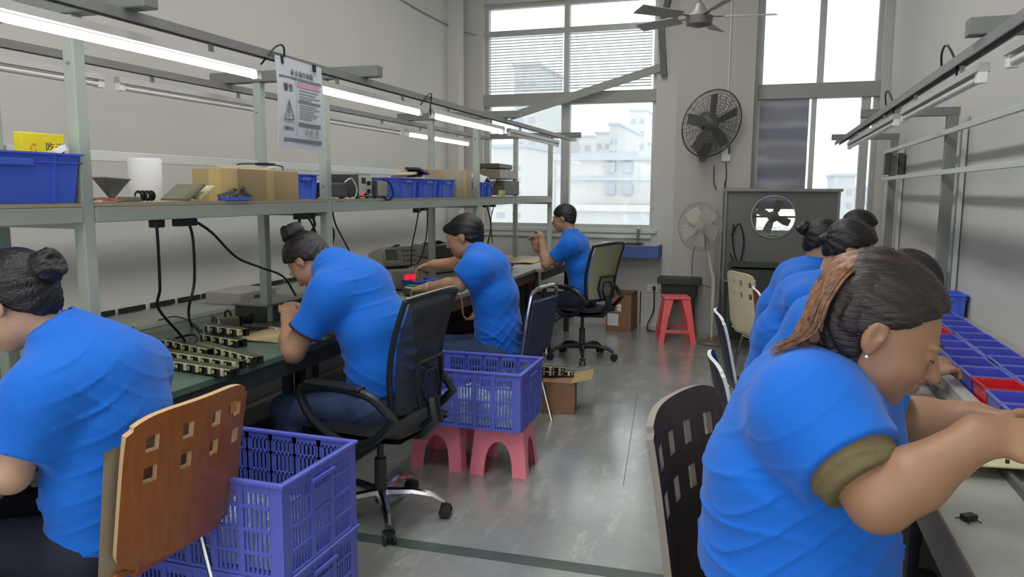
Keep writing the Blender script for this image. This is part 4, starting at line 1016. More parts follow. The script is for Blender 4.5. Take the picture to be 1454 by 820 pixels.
# wall fan on the pillar
wc = ay(1011, 176, 7.98)
wd = Vector((.60, -.74, -.34)).normalized()
t = thing('wall_fan', (wc.x, 8.27, 1.95), 'large grey wall fan in a wire cage on the pillar', 'fan')
lc = wc-Vector(t.location)
cage(t, lc, wd, .34, .085, FANWIRE, rings=12, spokes=24, thick=.0030)
blades(t, lc, wd, .06, .30, 5, .105, FANGREY, ph=.3)
build(MB().lathe(lc-wd*.16, [(.05, 0), (.09, .02), (.10, .12), (.06, .16), (.05, .21), (.02, .23)], 20, wd), 'motor', FANGREY, t, smooth=True)
pw = ay(997, 215, 8.15)-Vector(t.location)
build(MB().tube([pw+Vector((0, .08, .08)), pw+Vector((0, -.02, .12)), lc-wd*.1], .022, 8), 'bracket', FANGREY, t)
build(MB().add([(-.085+pw.x, pw.y+.10, pw.z+.08), (.085+pw.x, pw.y+.10, pw.z+.08), (.085+pw.x, pw.y-.03, pw.z+.08), (-.085+pw.x, pw.y-.03, pw.z+.08), (-.02+pw.x, pw.y+.10, pw.z-.10), (.02+pw.x, pw.y+.10, pw.z-.10), (.02+pw.x, pw.y+.02, pw.z-.10), (-.02+pw.x, pw.y+.02, pw.z-.10)], [(0, 3, 2, 1), (4, 5, 6, 7), (0, 1, 5, 4), (1, 2, 6, 5), (2, 3, 7, 6), (3, 0, 4, 7)]), 'wall_box', FANGREY, t, bevel=.005)
cable('fan_lead', [ay(1014, 235, 8.2), ay(1014, 262, 8.22), ay(1024, 272, 8.22), ay(1031, 255, 8.25), ay(1031, 232, 8.26)], .005, 'thin lead looping below the wall fan')
# conduit and switch on the pillar
cx_ = ay(1037, 60, 8.26)
t = thing('wall_conduit', (cx_.x, 8.262, 1.6), 'thin white conduit running up the pillar to a small switch box', 'conduit')
build(MB().span((-.006, -.01, .55), (.006, .006, 2.6)), 'conduit', PALERAIL, t)
sp = ay(1031, 218, 8.25)
build(MB().span((sp.x-cx_.x-.045, -.03, sp.z-1.6-.08), (sp.x-cx_.x+.045, .007, sp.z-1.6+.08)), 'switch_box', WHITEP, t, bevel=.004)
build(MB().span((sp.x-cx_.x+.02, -.036, sp.z-1.6-.01), (sp.x-cx_.x+.042, -.03, sp.z-1.6+.07)), 'switch', DARKDEV, t)
# standing fan
fc = ay(994, 322, 7.6)
t = thing('standing_fan', (ay(1011, 460, 7.72).x, 7.72, 0), 'cream standing fan on a tall pole beside the pillar', 'fan')
lc = fc-Vector(t.location); fd = Vector((-.45, -1, .05)).normalized()
cage(t, lc, fd, .235, .07, mat('cream_wire', srgb(150, 148, 136), .5), rings=10, spokes=30, thick=.0018)
blades(t, lc, fd, .04, .19, 5, .15, FANCREAM, ph=.8)
build(MB().lathe(lc-fd*.20, [(.04, 0), (.07, .015), (.075, .12), (.05, .17), (.045, .215), (.01, .225)], 20, fd), 'motor', FANCREAM, t, smooth=True)
px_ = .0
build(MB().tube([lc-fd*.12, lc-fd*.12+Vector((0, 0, -.12)), (lc.x*.2, .0, .75), (0, 0, .65)], [.03, .025, .022, .02], 10), 'neck', FANCREAM, t, smooth=True)
build(MB().tube([(0, 0, .68), (0, 0, .35)], .022, 10).tube([(0, 0, .36), (0, 0, .02)], .015, 10), 'pole', FANCREAM, t, smooth=True)
build(MB().lathe((0, 0, 0), [(.13, 0), (.135, .01), (.12, .03), (.05, .04), (.03, .07)], 28), 'base', mat('fan_base_brown', srgb(116, 104, 92), .5), t, smooth=True)
build(MB().tube(bez([tuple(lc+Vector((-.02, .05, -.1))), (-.22, .1, .85), (-.2, .12, .62), (.0, .05, .55)], 6), .004, 5), 'lead', CABLE, t)
# ceiling fan
cf = ay(993, 24, 6.35)
t = thing('ceiling_fan', (cf.x, cf.y, cf.z), 'grey five-bladed ceiling fan hanging in front of the pillar', 'fan')
build(MB().tube([(0, 0, .1), (0, 0, ZC-cf.z)], .014, 8), 'down_rod', FANGREY, t)
build(MB().lathe((0, 0, -.06), [(.03, -.02), (.10, 0), (.11, .06), (.06, .10), (.03, .16)], 22), 'motor', FANGREY, t, smooth=True)
build(MB().lathe((0, 0, ZC-cf.z-.08), [(.02, 0), (.06, .03), (.07, .08)], 16), 'canopy', FANGREY, t, smooth=True)
for k in range(5):
    th = R(8+72*k)
    d_ = Vector((math.cos(th), math.sin(th), 0)); tg = Vector((-d_.y, d_.x, 0))
    build(MB().grid(lambda u, v: tuple(d_*(.18+.40*u)+tg*((v-.5)*(.10+.03*u))+Vector((0, 0, (v-.5)*.035))), 4, 2, th=.006), 'blade', mat('fan_blade_grey', srgb(150, 148, 142), .5), t)
    build(MB().beam(d_*.08, d_*.2, .03, .006), 'blade_arm', FANGREY, t)

# ================================================================== VENT CABINET BY WINDOW 2
cp = ay(1098, 308, 8.02)
t = thing('vent_cabinet', (.17, 8.06, 0), 'tall dark grey vent cabinet with a round fan opening, in front of the right window', 'cabinet')
vx0, vx1, vz1 = ay(1033, 270, 8.0).x-.17, ay(1190, 270, 8.0).x-.17, ay(1100, 272, 8.0).z
hr, hcx, hcz = .205, cp.x-.17, cp.z
vs = []; fs = []; N = 48
rect = []
for k in range(N):
    th = 2*PI*k/N; c_, s_ = math.cos(th), math.sin(th)
    vs.append((hcx+hr*c_, -.06, hcz+hr*s_))
z0_ = .62
for k in range(N):
    th = 2*PI*k/N; c_, s_ = math.cos(th), math.sin(th)
    tx = ((vx1-hcx)/c_ if c_ > 0 else (vx0-hcx)/c_) if abs(c_) > 1e-6 else 1e9
    tz = ((vz1-hcz)/s_ if s_ > 0 else (z0_-hcz)/s_) if abs(s_) > 1e-6 else 1e9
    q = min(tx, tz); vs.append((hcx+q*c_, -.06, hcz+q*s_))
fs = [(k, (k+1) % N, N+(k+1) % N, N+k) for k in range(N)]
corners = [(vx1, vz1), (vx0, vz1), (vx0, z0_), (vx1, z0_)]
for (qx, qz) in corners:
    th = math.atan2(qz-hcz, qx-hcx) % (2*PI); k = int(th/(2*PI/N))
    vs.append((qx, -.06, qz)); fs.append((N+k, N+(k+1) % N, len(vs)-1))
nv_ = len(vs)
vs += [(x, y+.012, z) for x, y, z in vs]
fs += [tuple(nv_+i for i in reversed(f)) for f in fs] + [(k, nv_+k, nv_+(k+1) % N, (k+1) % N) for k in range(N)]
build(MB().add(vs, fs), 'front_panel', DKGREY, t)
b = MB(); s_ = .02
b.span((vx0-.025, -.085, z0_-.02), (vx0, .06, vz1)); b.span((vx1, -.085, z0_-.02), (vx1+.025, .06, vz1)); b.span((vx0-.045, -.10, vz1), (vx1+.045, .08, vz1+.028)); b.span((vx0, -.085, z0_-.02), (vx1, .06, z0_))
build(b, 'edge_frame', mat('cabinet_edge', srgb(140, 140, 134), .5), t)
b = MB(); b.span((vx0, -.04, 0), (vx0+.03, .03, z0_)); b.span((vx1-.03, -.04, 0), (vx1, .03, z0_)); b.span((vx0+.03, -.02, .0), (vx1-.03, .0, z0_-.02))
build(b, 'lower_panel', DKGREEN, t)
build(MB().tube([(hcx+(hr+.004)*math.cos(2*PI*k/36), -.066, hcz+(hr+.004)*math.sin(2*PI*k/36)) for k in range(36)], .007, 6, closed=True), 'opening_rim', STEEL, t, smooth=True)
blades(t, (hcx, .0, hcz), (0, -1, 0), .04, .17, 4, .08, FANGREY, ph=.4)
build(MB().lathe((hcx, .03, hcz), [(.05, 0), (.055, .05), (.03, .07)], 16, (0, -1, 0)), 'fan_motor', DKGREY, t, smooth=True)
build(MB().span((hcx-hr, .005, hcz-.012), (hcx+hr, .02, hcz+.008)), 'motor_bar', DKGREY, t)
gm = MB()
for k in range(18):
    th = 2*PI*k/18; gm.tube([(hcx, -.075, hcz), (hcx+hr*math.cos(th), -.068, hcz+hr*math.sin(th))], .0012, 4)
for r_ in (.06, .11, .16): gm.tube([(hcx+r_*math.cos(2*PI*k/28), -.074, hcz+r_*math.sin(2*PI*k/28)) for k in range(28)], .0012, 4, closed=True)
build(gm, 'guard', FANWIRE, t)
for k, pts in enumerate([[(1042, 318), (1040, 340), (1044, 365), (1052, 380), (1040, 375)], [(1038, 335), (1050, 318), (1056, 345), (1048, 378), (1036, 360)]]):
    cable('coiled_cable', [ay(x, y, 7.955) for x, y in pts], .007, ['black cable bundle hanging on the left of the vent cabinet', 'second black cable looping on the vent cabinet'][k])
t = thing('green_stand', (-.12, 7.62, 0), 'dark green metal stand in front of the vent cabinet', 'stand')
build(MB().span((-.17, -.14, .80), (.30, .15, .83)), 'top', DKGREEN, t, bevel=.003)
for x in (-.15, .28):
    for y in (-.12, .13): build(MB().span((x-.015, y-.015, 0), (x+.015, y+.015, .80)), 'leg', DKGREEN, t)
build(MB().span((-.14, -.12, .25), (.27, .13, .78)), 'body', mat('stand_panel', srgb(58, 64, 60), .6), t)
t = thing('pipe_post', (-.42, 8.215, 0), 'pale square post between the pillar and the vent cabinet', 'post')
build(MB().span((-.035, -.04, 0), (.035, .04, 1.62)), 'post', mat('pale_post', srgb(168, 168, 158), .5), t, bevel=.004); build(MB().span((-.06, -.05, .62), (.04, .05, .68)), 'bracket', mat('pale_post', (0, 0, 0)), t, bevel=.003)

# ================================================================== RIGHT BENCH AND RACK
RX0, RX1 = .40, XR-.005
t = thing('assembly_line_bench', (.77, 3.9, 0), 'long pale metal assembly bench along the right wall', 'bench')
def RB(mb): mb.v = [(v[0]-.77, v[1]-3.9, v[2]) for v in mb.v]; return mb
build(RB(MB().span((RX0, .5, .772), (RX1, 7.7, .800))), 'bench_top', mat('worn_metal_top', srgb(166, 166, 158), .4, .1, var=.12, vscale=6), t)
build(RB(MB().span((RX0-.006, .5, .70), (RX0, 7.7, .806))), 'front_edge', mat('brown_edge', srgb(104, 92, 84), .5), t)
build(RB(MB().span((.60, .5, .80), (.612, 7.7, .822))), 'guide_strip', mat('guide_dark', srgb(92, 92, 90), .5), t)
build(RB(MB().span((.655, .5, .80), (.70, 7.7, .832))), 'guide_rail', mat('guide_rail_white', srgb(206, 206, 198), .45), t, bevel=.003)
for y in (.9, 2.6, 4.3, 6.0, 7.5):
    for x in (.47, 1.07): build(RB(MB().span((x-.02, y-.02, 0), (x+.02, y+.02, .772))), 'leg', BENCHST, t)
# rack frames on the right
RZ = 1.985
for k, (Y, lb) in enumerate(((2.62, 'nearest steel arm frame over the right bench'), (5.2, 'middle steel post and arm frame over the right bench'), (7.32, 'farthest steel post and arm frame by the right window'))):
    zz = RZ; hh = .05
    t = thing('rack_frame', (1.05, Y, .80), lb, 'rack', 'steel rack frames of the right bench')
    build(MB().span((-.03, -.03, 0), (.03, .03, zz-.80-hh/2)), 'post', mat('right_post_steel', srgb(128, 132, 122), .5), t, bevel=.003)
    build(MB().span((-.50, -.03, zz-.80-hh/2), (.035, .03, zz-.80+hh/2)), 'arm', mat('arm_steel', (0, 0, 0)), t, bevel=.003)
    build(MB().span((.055, -.03, 0), (.08, .03, zz-.80-.1)), 'wall_strip', PALERAIL, t)
for z, lb in ((1.855, 'upper pale wall rail along the right rack'), (1.625, 'lower pale wall rail along the right rack')):
    tag(build(MB().span((-.012, -2.2, -.014), (.012, 2.35, .014)), 'wall_rail', PALERAIL, bevel=.002), lb, 'rail', 'pale wall rails of the right rack')
    o = bpy.context.scene.objects.get('wall_rail.001') or bpy.context.scene.objects['wall_rail']; o.location = (1.0, 5.1, z)
for k, lb in enumerate(('grey socket box on the farthest right post', 'second grey socket box behind the first on the farthest right post')):
    pass
t = thing('socket_box', (1.05, 7.27, 1.75), 'grey socket box fixed to the farthest right rack post', 'socket')
build(MB().span((-.075, -.05, -.09), (-.036, .05, .09)).span((.036, -.05, -.09), (.075, .05, .09)), 'box', DARKDEV, t, bevel=.004)
lamp_rail(.60, 1.0, 7.35, 1.945, 'long slotted steel rail over the right bench')
G3 = 'unlit tube lamps over the right bench'
zq = 1.945-.03
ys = [1.05, ax(1365, 95, .6).y-.05, ax(1352, 102, .6).y+.1, ax(1270, 160, .6).y, 5.35, 7.2]
tube_lamp(.60, 1.05, 2.35, zq, False, 'unlit tube lamp nearest the camera over the right bench', G3)
tube_lamp(.60, 2.62, 3.95, zq, False, 'unlit tube lamp in the middle of the right rail', G3)
tube_lamp(.60, 4.15, 6.3, zq, False, 'unlit tube lamp at the far end of the right rail', G3)
for k, (x, y) in enumerate(((1350, 95), (1265, 150))):
    p = ax(x, y, .6)
    cable('lamp_cable', [p+Vector((0, .12, -.02)), p+Vector((-.02, .06, .05)), p+Vector((-.02, -.02, .07)), p+Vector((0, -.08, 0)), p+Vector((0, -.1, -.05))], .004, ['looped black lead at the near joint of the right lamp rail', 'looped black lead at the far joint of the right lamp rail'][k])
# parts bins
bp_ = tote(.125, .15, .085, 'parts_bin', BLUEB, 'x', 'bin', (0, 0, -5), tabs=False, ribs=False, taper=.86, lip=.005)
used = [False]
rows = {0: .762, 1: .905}
redset = {(0, 2), (0, 8)}
ordn = ['first', 'second', 'third', 'fourth', 'fifth', 'sixth', 'seventh', 'eighth', 'ninth', 'tenth', 'eleventh', 'twelfth', 'thirteenth', 'fourteenth']
Ys = [2.28+i*.172 for i in range(14)]
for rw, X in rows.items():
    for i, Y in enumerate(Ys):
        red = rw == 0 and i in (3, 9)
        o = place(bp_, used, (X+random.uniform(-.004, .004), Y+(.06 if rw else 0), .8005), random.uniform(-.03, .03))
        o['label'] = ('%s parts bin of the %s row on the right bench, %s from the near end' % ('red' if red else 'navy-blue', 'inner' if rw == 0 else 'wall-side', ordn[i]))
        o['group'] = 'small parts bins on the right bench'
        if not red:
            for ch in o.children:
                if ch.name.startswith('rim'): ch.data.materials[0] = mat('bin_rim_worn', srgb(122, 128, 206), .4)  # paler rim colour stands in for highlights along the bin edges
        if red:
            for ch in o.children:
                ch.data = ch.data.copy(); ch.data.materials[0] = REDP
# larger bins at the far part of the right bench
tote(.18, .20, .13, 'stacking_bin', BLUEP, 'blue stacking bin by the middle right post, lower and nearer than the others', 'bin', (1.03, 4.95, .8005), group='blue stacking bins on the right bench')
tote(.19, .20, .14, 'stacking_bin', BLUEP, 'blue stacking bin behind the nearest woman head, lower of two', 'bin', (.985, 5.50, .8005), group='blue stacking bins on the right bench')
tote(.19, .20, .13, 'stacking_bin', BLUEP, 'pale blue stacking bin on top of another behind the right post', 'bin', (.985, 5.50, .945), group='blue stacking bins on the right bench')
# beige boards on the line
def flatboard(c, w_, d_, rz, lab, m=PCBBEI, seed=1, comp=True):
    q = random.Random(seed)
    t = thing('beige_circuit_board', c, lab, 'circuit board', 'beige boards on the right bench', rz)
    build(MB().span((-w_/2, -d_/2, 0), (w_/2, d_/2, .004)), 'board', m, t)
    b = MB()
    for k in range(26):
        x, y = q.uniform(-w_/2+.01, w_/2-.01), q.uniform(-d_/2+.01, d_/2-.01); b.span((x-.004, y-.003, .004), (x+.004, y+.003, .004+q.uniform(.003, .01)))
    if comp: build(b, 'component', COMPD, t)['kind'] = 'stuff'
    h_ = MB()
    for k in range(5):
        x, y = q.uniform(-w_/2+.03, w_/2-.03), q.uniform(-d_/2+.03, d_/2-.03); h_.span((x-.02, y-.008, .004), (x+.02, y+.008, .012))
    build(h_, 'white_connector', CREAM, t)['kind'] = 'stuff'
    return t
flatboard((.58, 3.33, .823), .20, .42, R(3), 'beige board on the line beyond the hands of the nearest woman', seed=2)
flatboard((.60, 2.18, .834), .26, .20, R(8), 'beige board held over the rail under the near hand', seed=4)
flatboard((.70, 1.95, .834), .14, .14, R(-6), 'small beige board by the right edge of the picture', seed=6)
p = az(1375, 740, .80)
t = thing('black_component', (p.x, p.y, .8005), 'small spidery black part lying on the line edge', 'part', None, .6)
b = MB().box((0, 0, .008), (.03, .018, .012))
for k in range(5): b.tube([(0, 0, .008), (.026*math.cos(k*1.3), .026*math.sin(k*1.3), .003)], .0016, 4)
build(b, 'body', BLACK, t)

# ================================================================== CHAIRS
def plywood_chair(name, loc, rz, lab, m, medge, w=.44, z1=.92, holes=True, hz=0, legs=CHROME, thick=.014, lean=R(9), seat_m=None, grp=None, zb=.50):
    """faces local -x.  back panel at +x with 4x2 square holes"""
    t = thing(name, loc, lab, 'chair', grp, rz)
    # back as grid of cells leaving holes
    NU, NV = 25, 30
    def fn(u, v):
        y = -w/2+w*u; z = zb+(z1-zb)*v
        x = .20+(z-zb)*math.tan(lean)+.035*(1-(2*u-1)**2)
        # rounded corners / curved top
        k = abs(2*u-1)
        z -= .035*(v**6)*(k**5)
        if v < .15:
            y *= 1-.25*(1-v/.15)**2
        return Vector((x, y, z))
    keep = set()
    holes_ = []
    if holes:
        for r_, v0 in ((0, 25), (1, 19)):
            for c in range(4):
                u0 = 3+c*6
                holes_ += [(u0+i, v0-2+j) for i in range(2) for j in range(3)]
    hs = set(holes_)
    P = {}; vs = []; fs = []; fe = []
    def nrm(i, j):
        a = fn(min(1, (i+1)/NU), j/NV)-fn(max(0, (i-1)/NU), j/NV); b_ = fn(i/NU, min(1, (j+1)/NV))-fn(i/NU, max(0, (j-1)/NV)); n = a.cross(b_); n.normalize(); return n
    for i in range(NU+1):
        for j in range(NV+1):
            p = fn(i/NU, j/NV); n = nrm(i, j); P[i, j] = len(vs); vs.append(p+n*thick/2); vs.append(p-n*thick/2)
    cells = [(i, j) for i in range(NU) for j in range(NV) if (i, j) not in hs and not (i in (0, NU-1) and j in (NV-1,))]
    cs = set(cells); g_ = MB()
    for (i, j) in cells:
        q = [P[i, j], P[i+1, j], P[i+1, j+1], P[i, j+1]]
        fs.append((q[0], q[1], q[2], q[3])); fe.append(0)
        fs.append((q[3]+1, q[2]+1, q[1]+1, q[0]+1)); fe.append(0)
        for (di, dj, a, b_) in ((-1, 0, q[0], q[3]), (1, 0, q[2], q[1]), (0, -1, q[1], q[0]), (0, 1, q[3], q[2])):
            if (i+di, j+dj) not in cs: fs.append((a, a+1, b_+1, b_)); fe.append(1)
    g_.v = [tuple(v) for v in vs]; g_.f = fs; g_.mi = fe
    build(g_, 'backrest', [m, medge], t, smooth=True)
    # seat shell
    def sf(u, v):
        x = -.22+.42*u; y = (-w/2+w*v)*(1-.06*abs(2*u-1)**3)
        return (x, y, .455+.012*(2*v-1)**2-.012*math.sin(u*PI)+(.03*max(0, u-.85)/.15))
    build(MB().grid(sf, 12, 10, th=thick), 'seat', seat_m or m, t, smooth=True)
    build(MB().grid(lambda u, v: (.19+.02*math.sin(u*PI/2)+ (zb-.47)*u*math.tan(lean), -w*.35+w*.7*v, .468+(zb-.468+.02)*u), 5, 6, th=thick), 'bend', m, t, smooth=True)
    for sy in (-1, 1):
        build(MB().tube([(-.20, sy*.19, .0), (-.17, sy*.18, .435), (.10, sy*.18, .435)], .011, 8), 'leg', legs, t, smooth=True)
        build(MB().tube([(.22, sy*.19, .0), (.12, sy*.18, .435), (.0, sy*.18, .438)], .011, 8), 'leg', legs, t, smooth=True)
    build(MB().tube([(-.17, -.18, .43), (-.17, .18, .43)], .01, 8).tube([(.12, -.18, .43), (.12, .18, .43)], .01, 8), 'seat_frame', legs, t, smooth=True)
    return t
w1c = plywood_chair('plywood_chair', (-1.755, 1.68, 0), 0, 'orange-brown plywood chair with square holes, under the nearest woman on the left', PLYR, PLYEDGE, w=.47, z1=.93, thick=.016)
build(MB().add([(.275, .13, .845), (.275, .16, .845), (.275, .16, .88), (.275, .13, .88)], [(0, 1, 2, 3)]), 'faint_mark', mat('faint_mark', srgb(176, 120, 80), .4), w1c).location = (.018, 0, 0)
t = thing('back_cushion', (-1.60, 1.66, .47), 'beige cushion squeezed between the nearest left woman and her chair', 'cushion')
build(MB().grid(lambda u, v: (.065*(1-abs(2*(u)-1)**3)*(1-abs(2*v-1)**4)*(-1)+.02+.05*v, -.24+.42*u, .02+.36*v), 12, 12).grid(lambda u, v: (.02+.05*v, -.24+.42*(1-u), .02+.36*v), 12, 12), 'pad', CUSH, t, smooth=True)
plywood_chair('plywood_chair', (.125, 1.68, 0), PI-R(16), 'dark walnut plywood chair with square holes, behind the nearest woman on the right', PLYD, mat('worn_dark_edge', srgb(138, 128, 118), .5), w=.42, z1=1.03, thick=.016, lean=R(9))
# other shells on the right side
plywood_chair('shell_chair', (.135, 3.10, 0), PI+R(8), 'navy moulded chair behind the dark walnut chair', PLYN, PAPER, w=.40, z1=.86, holes=False, lean=R(12), grp='navy chairs of the right row')
plywood_chair('shell_chair', (.10, 4.15, 0), PI+R(6), 'second navy moulded chair in the right row, farther along', PLYN, PAPER, w=.40, z1=.88, holes=False, lean=R(12), grp='navy chairs of the right row')
plywood_chair('plywood_chair', (.09, 5.85, 0), PI+R(28), 'pale birch plywood chair with square holes at the far end of the right row', PLYP, PLYEDGE, w=.42, z1=.93, lean=R(6))
plywood_chair('shell_chair', (.26, 5.05, 0), PI+R(4), 'maroon moulded chair in the right row', PLYM, PAPER, w=.40, z1=.90, holes=False, lean=R(8), grp=None)
# office chairs (face local -x)
def office_chair(loc, rz, lab, mesh_m, base_m, grp=None, ztop=1.05):
    t = thing('office_chair', loc, lab, 'chair', grp, rz)
    def bf(u, v, off=0):
        z = .56+(ztop-.56)*v; y = (-.235+.47*u)*(.86+.30*v-.18*v*v)
        x = .235+.09*v+.03*math.sin(v*PI)*-1+.05*(2*u-1)**2*-1
        return Vector((x+off, y, z+.02*(1-(2*u-1)**2)*v))
    net = MB().grid(lambda u, v: bf(.06+.88*u, .03+.94*v), 12, 14, th=.003)
    build(net, 'mesh_back', mesh_m, t, smooth=True)
    fr = [bf(0, k/10) for k in range(11)]+[bf(k/10, 1) for k in range(1, 10)]+[bf(1, 1-k/10) for k in range(11)]+[bf(1-k/10, 0) for k in range(1, 10)]
    build(MB().tube(fr, .013, 8, closed=True), 'back_frame', CHAIRBK, t, smooth=True)
    tr = [bf(k/12, 1)+Vector((.006, 0, .014)) for k in range(13)]
    build(MB().tube(tr, .004, 6), 'top_trim', mat('pale_trim', srgb(176, 172, 160), .4), t, smooth=True)
    # lumbar frames on the rear
    for (u0, u1, v0, v1, r_) in ((.22, .78, .02, .42, .012), (.33, .67, .05, .32, .010)):
        q = [bf(u0+.08, v0, .03), bf(u0, (v0+v1)/2, .035), bf(u0+.06, v1, .03), bf(u1-.06, v1, .03), bf(u1, (v0+v1)/2, .035), bf(u1-.08, v0, .03)]
        build(MB().tube(q, r_, 6, closed=True), 'lumbar_frame', CHAIRBK, t, smooth=True)
    build(MB().tube([(.27, 0, .60), (.29, 0, .50), (.22, 0, .43), (.05, 0, .41)], [.03, .035, .035, .03], 8), 'back_stem', CHAIRBK, t, smooth=True)
    def seat(u, v, top):
        x = -.25+.49*u; y = -.25+.50*v; e = min(1, 4.5*min(u, 1-u, v, 1-v)+.35)
        s = 1-.10*abs(2*u-1)**4
        return (x, y*s, (.455+.035*e-.012*math.sin(v*PI)) if top else (.455-.03*e))
    build(MB().grid(lambda u, v: seat(u, v, True), 12, 12).grid(lambda u, v: seat(1-u, v, False), 12, 12), 'seat', mat('black_seat_fabric', srgb(30, 34, 36), .85, bump=.1, bscale=200), t, smooth=True)
    for sy in (-1, 1):
        pts = bez([(.24, sy*.27, .56), (.12, sy*.29, .66), (-.12, sy*.29, .675), (-.22, sy*.28, .64), (-.16, sy*.275, .52), (-.02, sy*.26, .43), (.12, sy*.27, .45), (.24, sy*.27, .56)], 5)[:-1]
        g_ = MB()
        g_.tube(pts, .020, 8, closed=True)
        build(g_, 'armrest', CHAIRBK, t, smooth=True)
        build(MB().beam((-.18, sy*.288, .692), (.10, sy*.288, .682), .06, .02), 'arm_pad', CHAIRBK, t, bevel=.008)
    build(MB().span((-.10, -.10, .395), (.10, .10, .43)).tube([(0, -.1, .41), (0, -.24, .40)], .006, 6), 'mechanism', CHAIRBK, t)
    build(MB().tube([(0, 0, .40), (0, 0, .26)], .016, 10).tube([(0, 0, .28), (0, 0, .07)], .028, 12), 'gas_lift', DARKDEV, t, smooth=True)
    for k in range(5):
        th = R(20+72*k); d_ = Vector((math.cos(th), math.sin(th), 0))
        lg = build(MB().tube([d_*.02+Vector((0, 0, .115)), d_*.15+Vector((0, 0, .12)), d_*.24+Vector((0, 0, .105)), d_*.295+Vector((0, 0, .075))], [.026, .021, .017, .014], 8), 'base_leg', base_m, t, smooth=True)
        cp_ = d_*.30+Vector((0, 0, .031)); tg = Vector((-d_.y, d_.x, 0))
        ca = MB()
        for s in (-1, 1): ca.lathe(cp_+tg*(s*.020)-tg*.008, [(.020, 0), (.030, .002), (.030, .014), (.020, .016)], 16, tg)
        ca.box(cp_+Vector((0, 0, .018)), (.045, .045, .018), Matrix.Rotation(th, 3, 'Z'))
        build(ca, 'caster', BLACK, lg, smooth=True)
    return t
MESHB = mat('black_chair_mesh', srgb(58, 62, 72), .7, alpha=.64)
MESHG = mat('olive_chair_mesh', srgb(168, 166, 132), .7, alpha=.75)
office_chair((-1.62, 3.02, 0), R(-4), 'black mesh office chair with chrome base, under the bent woman', MESHB, CHROME)
office_chair((-1.50, 6.64, 0), R(-24), 'office chair with an olive mesh back and black base, under the farthest man', MESHG, CHAIRBK, ztop=1.04)
# chair of the second man: navy pad in a chrome frame
t = thing('visitor_chair', (-1.53, 4.56, 0), 'chrome framed chair with a navy padded back, under the second man', 'chair', None, R(-8))
for sy in (-1, 1):
    build(MB().tube(bez([(-.22, sy*.2, 0), (-.2, sy*.2, .42), (.16, sy*.2, .43), (.2, sy*.2, .5), (.26, sy*.2, .84), (.27, sy*.16, .90), (.272, sy*.08, .915)], 5), .012, 8), 'side_tube', CHROME, t, smooth=True)
    build(MB().tube([(.24, sy*.2, 0), (.12, sy*.2, .42)], .012, 8), 'leg', CHROME, t, smooth=True)
build(MB().tube([(.272, -.09, .915), (.272, .09, .915)], .012, 8), 'top_tube', CHROME, t, smooth=True)
build(MB().grid(lambda u, v: (.215+.055*v+.012*math.sin(u*PI), -.185+.37*u, .50+.34*v), 8, 8, th=.03), 'back_pad', NAVYC, t, smooth=True)
build(MB().grid(lambda u, v: (-.2+.38*u, -.19+.38*v, .45+.012*math.sin(u*PI)*math.sin(v*PI)), 8, 8, th=.04), 'seat_pad', NAVYC, t, smooth=True)
